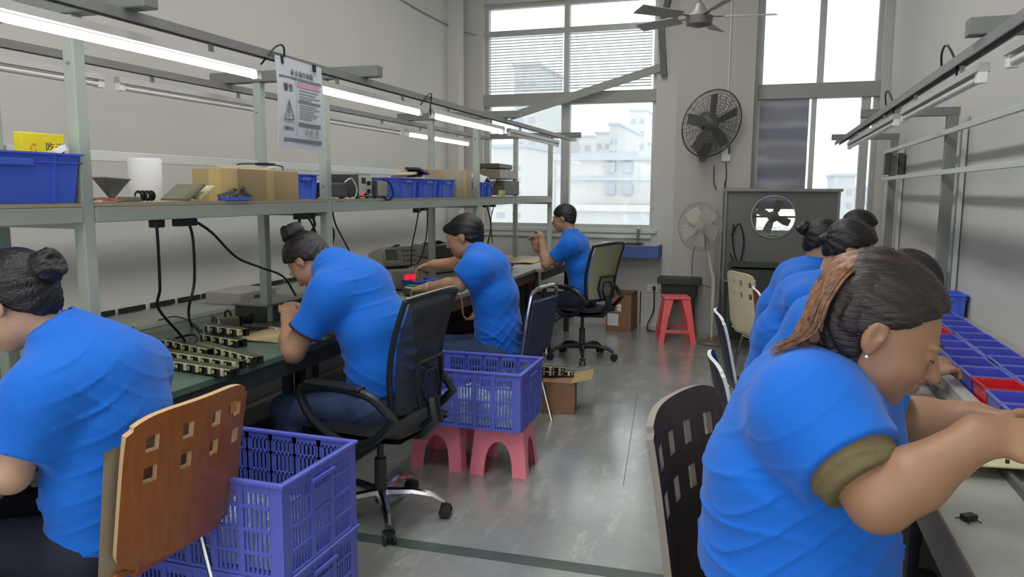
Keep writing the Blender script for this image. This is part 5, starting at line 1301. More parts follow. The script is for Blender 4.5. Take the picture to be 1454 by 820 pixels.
# ================================================================== PEOPLE (signed-distance bodies, meshed by surface nets)
V3 = lambda *a: np.array(a, dtype=np.float64)
def unit(v): v = np.asarray(v, float); return v/np.linalg.norm(v)
class SDF:
    def __init__(s, lo, hi, h):
        s.lo = np.array(lo, float); s.h = h; s.n = np.ceil((np.array(hi)-s.lo)/h).astype(int)+1
        s.D = np.full(s.n, 0.5, np.float32)
    def _sub(s, lo, hi):
        a = np.clip(np.floor((np.array(lo)-s.lo)/s.h).astype(int), 0, s.n); b = np.clip(np.ceil((np.array(hi)-s.lo)/s.h).astype(int)+1, 0, s.n)
        if np.any(b <= a): return None
        sl = tuple(slice(i, j) for i, j in zip(a, b))
        g = [(s.lo[i]+s.h*np.arange(a[i], b[i])).astype(np.float32) for i in range(3)]
        return sl, g[0][:, None, None], g[1][None, :, None], g[2][None, None, :]
    def _put(s, sl, d, k, op):
        A = s.D[sl]
        if op == 'u':
            if k > 0: h = np.maximum(k-np.abs(A-d), 0)/k; s.D[sl] = np.minimum(A, d)-h*h*k*.25
            else: s.D[sl] = np.minimum(A, d)
        elif op == 's':
            d = -d
            if k > 0: h = np.maximum(k-np.abs(A-d), 0)/k; s.D[sl] = np.maximum(A, d)+h*h*k*.25
            else: s.D[sl] = np.maximum(A, d)
    def cone(s, a, b, ra, rb, k=.03, side=None, w=1.0, op='u', cut=None):
        a = np.asarray(a, float); b = np.asarray(b, float); R_ = max(ra, rb)*max(w, 1)+k+.035
        q = s._sub(np.minimum(a, b)-R_, np.maximum(a, b)+R_)
        if q is None: return
        sl, X, Y, Z = q; ba = b-a; L2 = float(ba@ba)+1e-12
        px, py, pz = X-a[0], Y-a[1], Z-a[2]
        t = np.clip((px*ba[0]+py*ba[1]+pz*ba[2])/L2, 0, 1)
        qx, qy, qz = px-t*ba[0], py-t*ba[1], pz-t*ba[2]
        d2 = qx*qx+qy*qy+qz*qz
        if side is not None and w != 1.0:
            sd = unit(side); qs = qx*sd[0]+qy*sd[1]+qz*sd[2]; d2 = np.maximum(d2-qs*qs, 0)+(qs/w)**2
        d = np.sqrt(d2)-(ra+(rb-ra)*t)
        if cut is not None:   # flat end at b
            u = ba/math.sqrt(L2); d = np.maximum(d, (X-b[0])*u[0]+(Y-b[1])*u[1]+(Z-b[2])*u[2]-cut)
        s._put(sl, d, k, op)
    def chain(s, P, r, k=.03, side=None, w=None):
        w = w or [1.0]*len(P)
        for i in range(len(P)-1): s.cone(P[i], P[i+1], r[i], r[i+1], k, side, (w[i]+w[i+1])/2)
    def ell(s, c, rad, M=None, k=.02, op='u'):
        c = np.asarray(c, float); R_ = max(rad)+k+.035
        q = s._sub(c-R_, c+R_)
        if q is None: return
        sl, X, Y, Z = q; px, py, pz = X-c[0], Y-c[1], Z-c[2]
        if M is None: M = np.eye(3)
        l = [px*M[0, i]+py*M[1, i]+pz*M[2, i] for i in range(3)]
        k0 = np.sqrt(sum((l[i]/rad[i])**2 for i in range(3)))+1e-9; k1 = np.sqrt(sum((l[i]/rad[i]**2)**2 for i in range(3)))+1e-9
        s._put(sl, k0*(k0-1)/k1, k, op)
    def plane(s, p, n, lo=None, hi=None, k=0):   # removes the side n points to
        q = s._sub(s.lo if lo is None else lo, s.lo+s.h*(s.n-1) if hi is None else hi)
        if q is None: return
        sl, X, Y, Z = q; n = unit(n)
        s._put(sl, -((X-p[0])*n[0]+(Y-p[1])*n[1]+(Z-p[2])*n[2])+0*X, k, 's')
    def displace(s, fn, band=.03):
        idx = np.nonzero(np.abs(s.D) < band); P = np.stack(idx, 1)*s.h+s.lo
        s.D[idx] -= fn(P).astype(np.float32)
    def mesh(s, name, m):
        D = s.D; n = np.array(D.shape)
        ins = D < 0
        c = ins[:-1, :-1, :-1].astype(np.int8)
        tot = np.zeros(n-1, np.int8)
        offs = [(i, j, k) for i in (0, 1) for j in (0, 1) for k in (0, 1)]
        for (i, j, k) in offs: tot += ins[i:n[0]-1+i, j:n[1]-1+j, k:n[2]-1+k]
        act = np.nonzero((tot > 0) & (tot < 8)); A = np.stack(act, 1)
        if len(A) == 0: raise RuntimeError('empty '+name)
        acc = np.zeros((len(A), 3)); cnt = np.zeros(len(A))
        for (i, j, k) in offs:
            for ax_ in range(3):
                o1 = [i, j, k]
                if o1[ax_] == 1: continue
                o2 = list(o1); o2[ax_] = 1
                d1 = D[A[:, 0]+o1[0], A[:, 1]+o1[1], A[:, 2]+o1[2]]; d2 = D[A[:, 0]+o2[0], A[:, 1]+o2[1], A[:, 2]+o2[2]]
                m_ = (d1 < 0) != (d2 < 0)
                t = d1[m_]/(d1[m_]-d2[m_]); p = np.tile(np.array(o1, float), (m_.sum(), 1)); p[:, ax_] += t
                acc[m_] += p; cnt[m_] += 1
        V = (A+acc/cnt[:, None])*s.h+s.lo
        ind = np.full(n-1, -1, np.int64); ind[act] = np.arange(len(A))
        F_ = []
        for ax_ in range(3):
            sl1 = [slice(None)]*3; sl2 = [slice(None)]*3; sl1[ax_] = slice(0, n[ax_]-1); sl2[ax_] = slice(1, n[ax_])
            a = ins[tuple(sl1)]; b = ins[tuple(sl2)]; e = np.stack(np.nonzero(a != b), 1)
            o = [x for x in range(3) if x != ax_]
            ok = (e[:, o[0]] > 0) & (e[:, o[1]] > 0) & (e[:, o[0]] < n[o[0]]-1) & (e[:, o[1]] < n[o[1]]-1); e = e[ok]
            fl = a[e[:, 0], e[:, 1], e[:, 2]]
            def g(d0, d1):
                q = e.copy(); q[:, o[0]] += d0; q[:, o[1]] += d1; return ind[q[:, 0], q[:, 1], q[:, 2]]
            Q = np.stack([g(-1, -1), g(0, -1), g(0, 0), g(-1, 0)], 1)
            if ax_ == 1: fl = ~fl
            Q[~fl] = Q[~fl][:, ::-1]; F_.append(Q)
        Q = np.concatenate(F_)
        me = bpy.data.meshes.new(name)
        me.vertices.add(len(V)); me.vertices.foreach_set('co', V.astype(np.float32).ravel())
        me.loops.add(len(Q)*4); me.loops.foreach_set('vertex_index', Q.astype(np.int32).ravel())
        me.polygons.add(len(Q)); me.polygons.foreach_set('loop_start', np.arange(0, len(Q)*4, 4, dtype=np.int32)); me.polygons.foreach_set('loop_total', np.full(len(Q), 4, np.int32))
        me.polygons.foreach_set('use_smooth', np.ones(len(Q), bool))
        me.materials.append(m); me.update(calc_edges=True); me.validate()
        return me

def folds(seed, amp, kdir, freq, org, mask=None, pw=4):
    q = np.random.RandomState(seed); K = unit(kdir); a, b = q.normal(size=3), q.normal(size=3)
    def fn(P):
        p = P-org
        w = 1.6*np.sin(p@a*5+q_[0])+1.1*np.sin(p@b*8+q_[1])
        x = p@K*freq+w
        r = (1-np.abs(np.sin(x)))**pw-.3/pw
        m_ = .5+.5*np.sin(p@b*6+p@a*4+q_[2]); m_ = m_*m_*1.25
        return amp*r*m_*(mask(P) if mask else 1)
    q_ = q.uniform(0, 6, 3)
    return fn

def frame(yaw, pitch=0, roll=0):
    """heading yaw (0 = +X, 180 = -X), pitch down, roll; columns f, s(left), u"""
    y, p, r = R(yaw), R(pitch), R(roll)
    f = V3(math.cos(y)*math.cos(p), math.sin(y)*math.cos(p), -math.sin(p)); s0 = V3(-math.sin(y), math.cos(y), 0); u0 = np.cross(f, s0)
    s_ = s0*math.cos(r)+u0*math.sin(r); u = np.cross(f, s_)
    return np.stack([f, s_, u], 1)

def add_head(F_, c, M, sc=1.0, fat=1.0, female=True):
    def L(x, y, z): return c+M@(V3(x, y, z)*sc)
    def E(x, y, z, a, b, d, k=.02, op='u', M2=None): F_.ell(L(x, y, z), (a*sc, b*sc, d*sc), M if M2 is None else M2, k*sc, op)
    E(-.015, 0, .03, .094, .074, .084)
    E(.035, 0, -.02, .060, .063*fat, .080, .03)
    E(.030, 0, -.065, .055, .058*fat, .045, .03)      # jaw
    E(.062, 0, -.095, .026, .026*fat, .020, .025)     # chin
    for s_ in (-1, 1):
        E(.060, s_*.036, -.030, .028, .024*fat, .024, .02)    # cheek
        E(.094, s_*.031, .006, .014, .017, .010, .012, 's')    # eye socket
        E(.081, s_*.031, .003, .0135, .0165, .0125, .003)      # eyelid
        E(.084, s_*.030, .022, .012, .022, .006, .012)         # brow
        Me = M@np.array(Matrix.Rotation(R(-12*s_), 3, 'Z'))
        E(-.008, s_*.078*(.5+.5*fat), -.002, .019, .0085, .032, .005, M2=Me)
        E(-.004, s_*.0885*(.5+.5*fat), .003, .0115, .008, .020, .003, 's', M2=Me)
        E(.003, s_*.083*(.5+.5*fat), -.004, .004, .005, .007, .003, M2=Me)
        E(-.004, s_*.076*(.5+.5*fat), -.030, .008, .007, .009, .004)
    F_.cone(L(.088, 0, .012), L(.114, 0, -.028), .008*sc, .0115*sc, .010*sc)
    E(.112, 0, -.031, .011, .013, .010, .006)
    for s_ in (-1, 1): E(.098, s_*.012, -.032, .009, .007, .006, .005)
    E(.084, 0, -.058, .014, .026, .012, .015)
    E(.0955, 0, -.0545, .008, .022, .0045, .004); E(.0945, 0, -.0655, .008, .020, .0055, .004)
    E(.104, 0, -.060, .008, .024, .0012, .002, 's')

def add_hand(F_, w, d, nrm, thumb, curl=(30, 34, 38, 42), sc=1.0, rmul=1.0, spread=1.0, tc=20):
    """w wrist, d pointing direction, nrm palm normal, thumb = side the thumb leaves from"""
    d = unit(d); nrm = unit(np.asarray(nrm)-d*(np.asarray(nrm)@d)); t = unit(np.cross(nrm, d)); t = t if t@np.asarray(thumb) > 0 else -t
    F_.cone(w-d*.01, w+d*.055*sc, .019*sc, .020*sc, .02, t, 1.55)
    F_.cone(w+d*.05*sc, w+d*.080*sc, .0135*sc, .0115*sc, .015, t, 2.6)
    Ls = (.070, .078, .073, .058)
    for i in range(4):
        off = (1.5-i)*.0195*sc
        p = w+d*.078*sc+t*off; dr = unit(d+t*off*2.2*spread)
        ang = 0; r0 = .0092*sc*rmul
        F_.cone(p-dr*.02, p, r0*1.05, r0, .008)
        for j, fr in enumerate((.45, .31, .24)):
            ang += R(curl[i])*(.8, 1.1, .8)[j]
            dj = dr*math.cos(ang)+nrm*math.sin(ang); q = p+dj*Ls[i]*fr*sc
            F_.cone(p, q, r0, r0*.90, .004); p = q; r0 *= .90
    p = w+d*.022*sc+t*.024*sc; dj = unit(d*.65+t*.75+nrm*.25)
    F_.cone(w+d*.012, p, .014*sc, .0135*sc, .015)
    for L_, r_, a_ in ((.036, .0125, 0), (.030, .0105, tc), (.024, .009, tc*1.8)):
        dd = unit(dj*math.cos(R(a_))+(d*.7+nrm*.5)*math.sin(R(a_))); q = p+dd*L_*sc
        F_.cone(p, q, r_*sc*rmul, r_*.88*sc*rmul, .005); p = q

LIP = mat('lip_skin', srgb(158, 98, 86), .5)
def person(label, org, yaw, J, h=.008, shape=None, head=None, hair=None, bun=None, skin=SKIN, shirt=SHIRT, pants=DARKT, sleeve=.62, seed=1, hands=None, group=None, under=None, cuff=None, shoes=True, hs=1.0, hem=.50, foldamp=.0065, collar=True, longsl=False):
    """J: joints in the body's frame (forward, left, up from the floor at org)."""
    O = V3(*org, 0); B = frame(yaw)
    def W(p): return O+B@np.asarray(p, float)
    S = B[:, 1]; Fw = B[:, 0]
    t = thing('person', (org[0], org[1], 0), label, 'person', group)
    def part(F_, nm, m, par=t):
        me = F_.mesh(nm, m); o = bpy.data.objects.new(nm, me); COL.objects.link(o); o.parent = par
        me.transform(Matrix.Translation((-org[0], -org[1], 0))); return o
    sp = [W(p) for p in J['spine']]; r = list(J['r']); w = list(J['w'])
    nb = sp[-1]; hc = O+B@np.asarray(J['head'], float); HM = frame(yaw+J.get('hyaw', 0), J.get('hpitch', 0), J.get('hroll', 0))
    sh = {k: W(J['sh'+k]) for k in 'lr'}; el = {k: W(J['el'+k]) for k in 'lr'}; wr = {k: W(J['wr'+k]) for k in 'lr'}
    hp = {k: W(J['hip'+k]) for k in 'lr'}; kn = {k: W(J['kn'+k]) for k in 'lr'}; an = {k: W(J['an'+k]) for k in 'lr'}
    allp = np.array(sp+[hc]+list(sh.values())+list(el.values())+list(wr.values())+list(hp.values())+list(kn.values())+list(an.values()))
    lo, hi = allp.min(0)-.22, allp.max(0)+.22; lo[2] = max(lo[2], -.01)
    ar = J.get('arm', (.050, .038, .028)); fat = J.get('fat', 1.0)
    # ---- body
    Bd = SDF(lo, hi, h)
    Bd.chain(sp, [x-.022 for x in r], .05, S, w)
    Bd.cone(nb-B[:, 2]*.02, hc+HM@V3(-.028, 0, -.05), .060*fat, .052*fat, .03)
    add_head(Bd, hc, HM, hs, fat)
    for k in 'lr':
        Bd.cone(sh[k], el[k], ar[0]-.006, ar[1], .03); m_ = el[k]*.65+wr[k]*.35
        Bd.cone(el[k], m_, ar[1], ar[1]*1.02, .02); Bd.cone(m_, wr[k], ar[1]*1.0, ar[2], .02, None)
        Bd.chain([hp[k], kn[k], an[k]], [.075, .05, .038], .03)
        hd = (hands or {}).get(k)
        if hd: add_hand(Bd, wr[k], B@np.asarray(hd['d'], float), B@np.asarray(hd['n'], float), B@np.asarray(hd['t'], float), hd.get('curl', (30, 34, 38, 42)), hd.get('sc', 1.0), hd.get('rm', 1.0))
        else: add_hand(Bd, wr[k], unit(wr[k]-el[k]), V3(0, 0, -1), S*(-1 if k == 'l' else 1), rmul=1.0 if h < .007 else 1.1)
    part(Bd, 'body', skin)
    def hl(x, y, z): v = hc+HM@(V3(x, y, z)*hs); return (v[0]-org[0], v[1]-org[1], v[2])
    for s_ in (-1, 1):
        build(MB().tube([hl(.093, s_*.014, .024), hl(.093, s_*.030, .029), hl(.080, s_*.047, .024)], [.0025, .003, .0015], 6), 'eyebrow', HAIRB, t, smooth=True)
        build(MB().tube([hl(.0935, s_*.018, .002), hl(.0955, s_*.031, -.002), hl(.087, s_*.046, .001)], [.001, .0018, .001], 5), 'eyelash', HAIRB, t, smooth=True)
    build(MB().tube([hl(.0945, -.019, -.0595), hl(.103, -.007, -.0575), hl(.103, .007, -.0575), hl(.0945, .019, -.0595)], [.0015, .004, .004, .0015], 8).tube([hl(.0945, -.017, -.0605), hl(.102, 0, -.0645), hl(.0945, .017, -.0605)], [.0015, .0045, .0015], 8), 'lips', LIP, t, smooth=True)
    # ---- polo shirt
    Sh = SDF(lo, hi, h)
    Sh.chain(sp, r, .06, S, w)
    fb = J.get('slw', 1.30)
    for k in 'lr':
        Sh.cone(nb-B[:, 2]*.035, sh[k]+B[:, 2]*.004, .058*fat, ar[0]+.004, .09)
        Sh.cone(sp[-2]*.8+sh[k]*.2, sh[k]-B[:, 2]*.02, r[-2]*.9, ar[0]+.012, .07)
        ce = sh[k]+(el[k]-sh[k])*sleeve
        Sh.cone(sh[k], ce, ar[0]+.007, ar[0]*fb, .08, cut=0.0)
        if longsl: Sh.cone(sh[k], el[k], ar[0]+.012, ar[1]+.016, .03); Sh.cone(el[k], wr[k], ar[1]+.016, ar[2]+.012, .02, cut=-.01)
        if 'belly' in J and k == 'l':
            for (bp3, rad) in J['belly']: Sh.ell(W(bp3), rad, B, .06)
    up = unit(sp[-1]-sp[-2]); Sh.cone(sp[-1]-up*.02, sp[-1]+up*.0, r[-1]*.95, .066*fat, .03)
    nd = unit(hc+HM@V3(-.028, 0, -.05)-nb)
    hz = W((0, 0, hem))[2]
    def wm(P):   # creases gather at the waist and under the arms
        m_ = .35+.9*np.exp(-((P[:, 2]-hz-.10)/.14)**2)
        for k in 'lr': m_ = m_+1.1*np.exp(-((P-(sh[k]*.72+sp[2]*.28))**2).sum(1)/.0075)
        return m_
    Sh.displace(folds(seed, foldamp*.45, B@V3(.35, .25, 1), 22, O, pw=2))
    Sh.displace(folds(seed+9, foldamp*1.35, B@V3(.45, .3, 1), 44, O, wm, 5))
    Sh.displace(folds(seed+19, foldamp*1.1, B@V3(-.5, -.4, .9), 58, O, wm, 5))
    Sh.plane((0, 0, hz), (0.0, 0, -1), k=.01)
    so = part(Sh, 'polo_shirt', shirt)
    if collar:
        Q = SDF(nb-.17, nb+.17, .005)
        Q.cone(nb-nd*.02, nb+nd*.060, .094*fat, .073*fat, .0, S, 1.08, cut=0); Q.plane(nb+nd*.008, -nd); Q.cone(nb-nd*.05, nb+nd*.10, .082*fat, .064*fat, 0, S, 1.08, op='s')
        part(Q, 'collar', shirt)
    if cuff is not None:
        for k in 'lr':
            ce = sh[k]+(el[k]-sh[k])*sleeve; d_ = unit(el[k]-sh[k]); Q = SDF(ce-.13, ce+.13, .005)
            Q.cone(ce-d_*.008, ce+d_*.004, ar[0]*fb+.003, ar[0]*fb+.003, 0, cut=0); Q.plane(ce-d_*.010, -d_); Q.cone(ce-d_*.04, ce+d_*.05, ar[0]*fb-.003, ar[0]*fb-.003, 0, op='s')
            part(Q, 'sleeve_trim', cuff)
    if under is not None:
        for k in 'lr':
            c0 = sh[k]+(el[k]-sh[k])*(sleeve-.15); c1 = sh[k]+(el[k]-sh[k])*min(.88, sleeve+.24); Q = SDF(np.minimum(c0, c1)-.12, np.maximum(c0, c1)+.12, .006)
            Q.cone(c0, c1, ar[0]*fb-.006, ar[0]*1.12, 0, cut=0); Q.displace(folds(seed+3, .006, el[k]-sh[k], 60, O)); part(Q, 'undershirt_sleeve', under)
    # ---- trousers
    Tr = SDF(lo, [hi[0], hi[1], max(hz+.12, .85)], max(h, .008))
    Tr.cone(hp['l'], hp['r'], .105*fat, .105*fat, .04, S, 1.0); Tr.cone(sp[0], sp[1]*.6+sp[0]*.4, r[0]-.015, r[1]-.02, .05, S, w[0])
    for k in 'lr':
        Tr.cone(hp[k], kn[k], .092*fat, .068, .05); Tr.cone(kn[k], an[k]+V3(0, 0, .03), .066, .052, .03, cut=0)
    Tr.displace(folds(seed+5, .005, B@V3(1, .2, .6), 30, O))
    part(Tr, 'trousers', pants)
    for k in 'lr':
        c = an[k]; Q = SDF(c-.25, c+.25, .008); Q.lo[2] = max(Q.lo[2], -.004)
        b0 = V3(c[0], c[1], .035); Q.cone(b0-Fw*.03, b0+Fw*.15, .040, .033, .02, S, 1.1); Q.cone(b0, b0+V3(0, 0, .05), .045, .042, .02); Q.plane((0, 0, .002), (0, 0, -1))
        part(Q, 'shoe', SHOE)
    # ---- hair
    hm, style = hair
    Hh = min(h, .006); H = SDF(hc-.22, hc+.22, Hh)
    def L(x, y, z): return hc+HM@(V3(x, y, z)*hs)
    th = .016 if style != 'short' else .011
    H.ell(L(-.017, 0, .034), tuple(x*hs for x in (.096+th, .075+th, .083+th)), HM, 0)
    if style != 'short': H.ell(L(-.045, 0, -.015), tuple(x*hs for x in (.072, .074, .078)), HM, .02)
    else: H.ell(L(-.045, 0, -.02), tuple(x*hs for x in (.062, .068, .066)), HM, .02)
    # cut away face: below the slanting hairline, and in front of the forehead line
    c1 = L(.060, 0, .066) if style != 'short' else L(.088, 0, .050)
    n1 = HM@unit(V3(.74, 0, -.67)) if style != 'short' else HM@unit(V3(.60, 0, -.80))
    H.plane(c1, n1, k=.016)
    H.plane(L(0, 0, -.085 if style != 'short' else -.068), HM@V3(.25, 0, -1.0), k=.02)
    for s_ in (-1, 1):
        H.ell(L(.012, s_*.085, -.015), (.032*hs, .026*hs, .034*hs), HM, .01, 's')
    if style == 'fringe_short' or (hair[1] == 'short' and J.get('fringe')):
        H.ell(L(.080, 0, .070), (.034, .056, .026), HM, .03)
    tgt = L(-.11, 0, .03)
    qv = np.random.RandomState(seed); ph = qv.uniform(0, 6, 3)
    def strands(P):
        p = (P-hc)@HM; a = np.arctan2(p[:, 1], p[:, 2]-.01-.15*p[:, 0]); k_ = 46 if style != 'short' else 60
        return .0014*np.sin(k_*a+2.0*np.sin(p[:, 0]*22+ph[0])+3*np.sin(a*5+ph[1]))+.0016*np.sin(a*13+p[:, 0]*18+ph[2])
    H.displace(strands)
    ho = part(H, 'hair', hm)
    if bun:
        bc = L(*bun['c']); br = bun['r']; Q = SDF(bc-br*2.2, bc+br*2.2, Hh)
        ax_ = HM@unit(V3(*bun.get('ax', (-1, 0, .3)))); a = unit(np.cross(ax_, V3(.1, 1, .3))); b = np.cross(ax_, a)
        Mb = np.stack([ax_, a, b], 1)
        Q.ell(bc, (br*.72, br*.95, br*.95), Mb, .01)
        pts = []
        for i in range(40):
            a_ = i/39*2*PI*2.1; rr = br*(.80-.20*i/39); pts.append(bc+(a*math.cos(a_)+b*math.sin(a_))*rr+ax_*br*(-.35+.95*i/39))
        for i in range(39): Q.cone(pts[i], pts[i+1], br*.34, br*.33, .008)
        Q.cone(bc-ax_*br*.5, L(-.07, 0, .03), br*.6, br*.7, .02)
        Q.displace(lambda P: .0016*np.sin(70*((P-bc)@ax_/br*.3+np.arctan2((P-bc)@a, (P-bc)@b)*.35))+.0012*np.sin(((P-bc)@a)*300+3*np.sin((P-bc)@b*90)))
        part(Q, 'hair_bun', bun.get('m', hm), ho)
    return t, ho, W, hc, HM

def pxl(org, yaw):
    B = frame(yaw); O = V3(*org, 0)
    def f(x, y, Y): return tuple(B.T@(np.array(ay(x, y, Y))-O))
    return f
def base_j(**k):
    J = dict(spine=[(0, 0, .53), (.0, 0, .66), (.03, 0, .82), (.09, 0, .98), (.13, 0, 1.07)],
             r=[.125, .115, .118, .105, .070], w=[1.42, 1.28, 1.32, 1.5, 1.5],
             head=(.21, 0, 1.22), hpitch=25,
             shl=(.11, .17, 1.03), shr=(.11, -.17, 1.03), ell=(.22, .22, .82), elr=(.22, -.22, .82), wrl=(.42, .12, .88), wrr=(.42, -.12, .88),
             hipl=(.02, .09, .52), hipr=(.02, -.09, .52), knl=(.42, .12, .50), knr=(.42, -.12, .50), anl=(.40, .12, .08), anr=(.40, -.12, .08))
    J.update(k); return J
# ---- nearest woman on the left
q = pxl((-1.72, 1.62), 188)
J = base_j(spine=[(0, 0, .56), (.0, 0, .70), (.0, 0, .87), (.02, 0, .99), (.085, .02, 1.085)], r=[.145, .135, .132, .115, .076], w=[1.45, 1.32, 1.38, 1.42, 1.45],
           head=(.20, .085, 1.20), hpitch=28, hyaw=10, shl=(.04, .19, .975), shr=(.04, -.185, .965), ell=(.08, .26, .79), elr=(.14, -.27, .80), wrl=(.32, .18, .86), wrr=(.36, -.14, .86), arm=(.058, .047, .031))
person('seated woman nearest the left edge, seen from behind, blue polo, glossy black bun', (-1.72, 1.62), 188, J, h=.0065, hair=(HAIRB, 'bun'), bun=dict(c=(-.128, .0, .035), r=.042, ax=(-1, 0, .1)), skin=SKINW, seed=4, sleeve=.74, hs=1.04, hem=.48)
# ---- second woman on the left, bent forward with a bun on top
J = base_j(spine=[(0, 0, .56), (.0, 0, .71), (.03, 0, .88), (.12, 0, 1.05), (.23, 0, 1.155)], r=[.14, .135, .145, .13, .084], w=[1.4, 1.28, 1.3, 1.38, 1.35],
           head=(.375, 0, 1.175), hpitch=56, shl=(.15, .19, 1.055), shr=(.15, -.19, 1.055), ell=(.30, .25, .80), elr=(.30, -.22, .80), wrl=(.42, .10, .92), wrr=(.44, -.08, .92), arm=(.058, .050, .031), knl=(.42, .14, .50), knr=(.42, -.12, .50))
person('woman bent low over the green bench, dark-trimmed blue polo, bun high on her head', (-1.62, 3.05), 180, J, h=.0068, hair=(HAIRO, 'bun'), bun=dict(c=(-.065, 0, .138), r=.050, ax=(-.5, 0, 1)), seed=7, sleeve=.66, cuff=CUFF, hem=.60, pants=JEANS, foldamp=.009)
# ---- second man
q = pxl((-1.52, 4.38), 183)
J = base_j(spine=[(0, 0, .54), (.0, 0, .68), (.02, 0, .86), (.07, 0, 1.02), (.125, 0, 1.10)], r=[.135, .128, .13, .118, .075], w=[1.4, 1.3, 1.38, 1.46, 1.5],
           head=q(660, 336, 4.42), hpitch=18, fringe=True, shl=(.09, .20, 1.045), shr=(.12, -.19, 1.05), ell=q(652, 404, 4.14), elr=q(668, 374, 4.6), wrl=q(607, 409, 4.22), wrr=q(615, 376, 4.55), arm=(.056, .045, .032))
t3, _, W3, _, _ = person('man with short black hair and a watch reaching towards the red display meter', (-1.52, 4.38), 183, J, h=.0075, hair=(HAIRB, 'short'), seed=11, sleeve=.62, hem=.46, pants=JEANS, foldamp=.006, cuff=PAPER, hs=1.1, hands=dict(l=dict(d=(1, -.1, -.1), n=(0, -.2, -1), t=(0, -1, 0)), r=dict(d=(1, -.2, -.3), n=(0, .3, -1), t=(0, 1, 0))))
w3 = W3(J['wrl']); e3 = unit(w3-W3(J['ell'])); a3 = unit(np.cross(e3, V3(0, 0, 1))); b3 = np.cross(e3, a3)
build(MB().tube([Vector(w3-e3*.025+a3*.034*math.cos(k*PI/10)+b3*.034*math.sin(k*PI/10))-Vector((-1.52, 4.38, 0)) for k in range(20)], .006, 6, closed=True), 'watch_band', mat('steel_watch', srgb(190, 190, 186), .3, .8), t3, smooth=True)
# ---- farthest man
J = base_j(head=(.19, 0, 1.265), hpitch=12, spine=[(0, 0, .54), (.0, 0, .68), (.03, 0, .84), (.08, 0, .99), (.12, 0, 1.10)], shl=(.09, .18, 1.04), shr=(.09, -.18, 1.04), ell=(.30, .19, .86), elr=(.30, -.2, .84), wrl=(.36, .12, 1.05), wrr=(.46, -.05, .98), arm=(.05, .042, .03))
person('farthest man by the left window, short hair, blue polo, one hand raised before him', (-1.50, 6.66), 180, J, h=.0095, hair=(HAIRO, 'short'), seed=15, hem=.50, pants=DARKT, sleeve=.66, hands=dict(l=dict(d=(.2, -.2, 1), n=(1, -.3, 0), t=(0, -1, .2), curl=(45, 50, 50, 40)), r=dict(d=(.3, .1, 1), n=(.4, 1, 0), t=(0, 1, .2))))
# ---- nearest woman on the right
RO, RYAW = (.08, 1.60), -4
q = pxl(RO, RYAW)
J = base_j(spine=[(.02, 0, .62), (.01, 0, .76), (.005, 0, .93), (.035, 0, 1.06), (.065, .0, 1.12)], r=[.170, .175, .165, .132, .088], w=[1.25, 1.12, 1.12, 1.2, 1.3], fat=1.12, slw=1.34,
           head=q(1248, 468, 1.53), hpitch=27, hyaw=-2, shl=(.09, .19, 1.08), shr=q(1150, 578, 1.44), ell=q(1262, 600, 1.84), elr=q(1248, 712, 1.32), wrl=q(1385, 592, 1.80), wrr=q(1392, 620, 1.33), arm=(.066, .049, .032),
           hipl=(.05, .1, .58), hipr=(.05, -.1, .58), knl=(.44, .14, .56), knr=(.44, -.14, .56), belly=[((.07, 0, .80), (.125, .18, .14)), ((.10, 0, .97), (.11, .17, .12))])
t1, ho, W, hc, HM = person('large woman nearest on the right, blue polo over an olive sleeve, auburn ponytail', RO, RYAW, J, h=.0048, hair=(HAIRM, 'tail'), skin=mat('tanned_skin', srgb(160, 120, 92), .5, var=.05, vscale=14), seed=21, sleeve=.60, under=OLIVE, hem=.735, foldamp=.0038, hs=1.06,
       hands=dict(r=dict(d=(1, .05, -.02), n=(.1, .55, -.8), t=(0, 1, .3), curl=(22, 26, 28, 30), sc=1.06), l=dict(d=(1, -.2, .0), n=(0, -.5, -.85), t=(0, -1, .2), curl=(14, 16, 18, 20), sc=1.0)))
def toL(p): return Vector((p[0]-RO[0], p[1]-RO[1], p[2]))
def hair_mass(nm, tail, rad, m, lo, hi, amp=.0022, w=1.4, h=.006):
    Q = SDF(lo, hi, h)
    tp = [np.array(v) for v in bez([Vector(v) for v in tail], 6)]; tr_ = np.interp(np.linspace(0, len(rad)-1, len(tp)), range(len(rad)), rad)
    for i in range(len(tp)-1): Q.cone(tp[i], tp[i+1], tr_[i], tr_[i+1], .012, V3(0, 1, 0), w)
    Q.displace(lambda P: amp*np.sin(P[:, 1]*330+2.2*np.sin(P[:, 0]*28)+1.5*np.sin(P[:, 2]*33))+amp*.7*np.sin((P[:, 0]+P[:, 2])*60+P[:, 1]*190))
    me = Q.mesh(nm, m); o = bpy.data.objects.new(nm, me); COL.objects.link(o); o.parent = ho; me.transform(Matrix.Translation((-RO[0], -RO[1], 0))); return o
LO, HI = V3(-.35, 1.2, .95), V3(.45, 1.85, 1.55)
def wp(x, y, Y): return ay(x, y, Y)
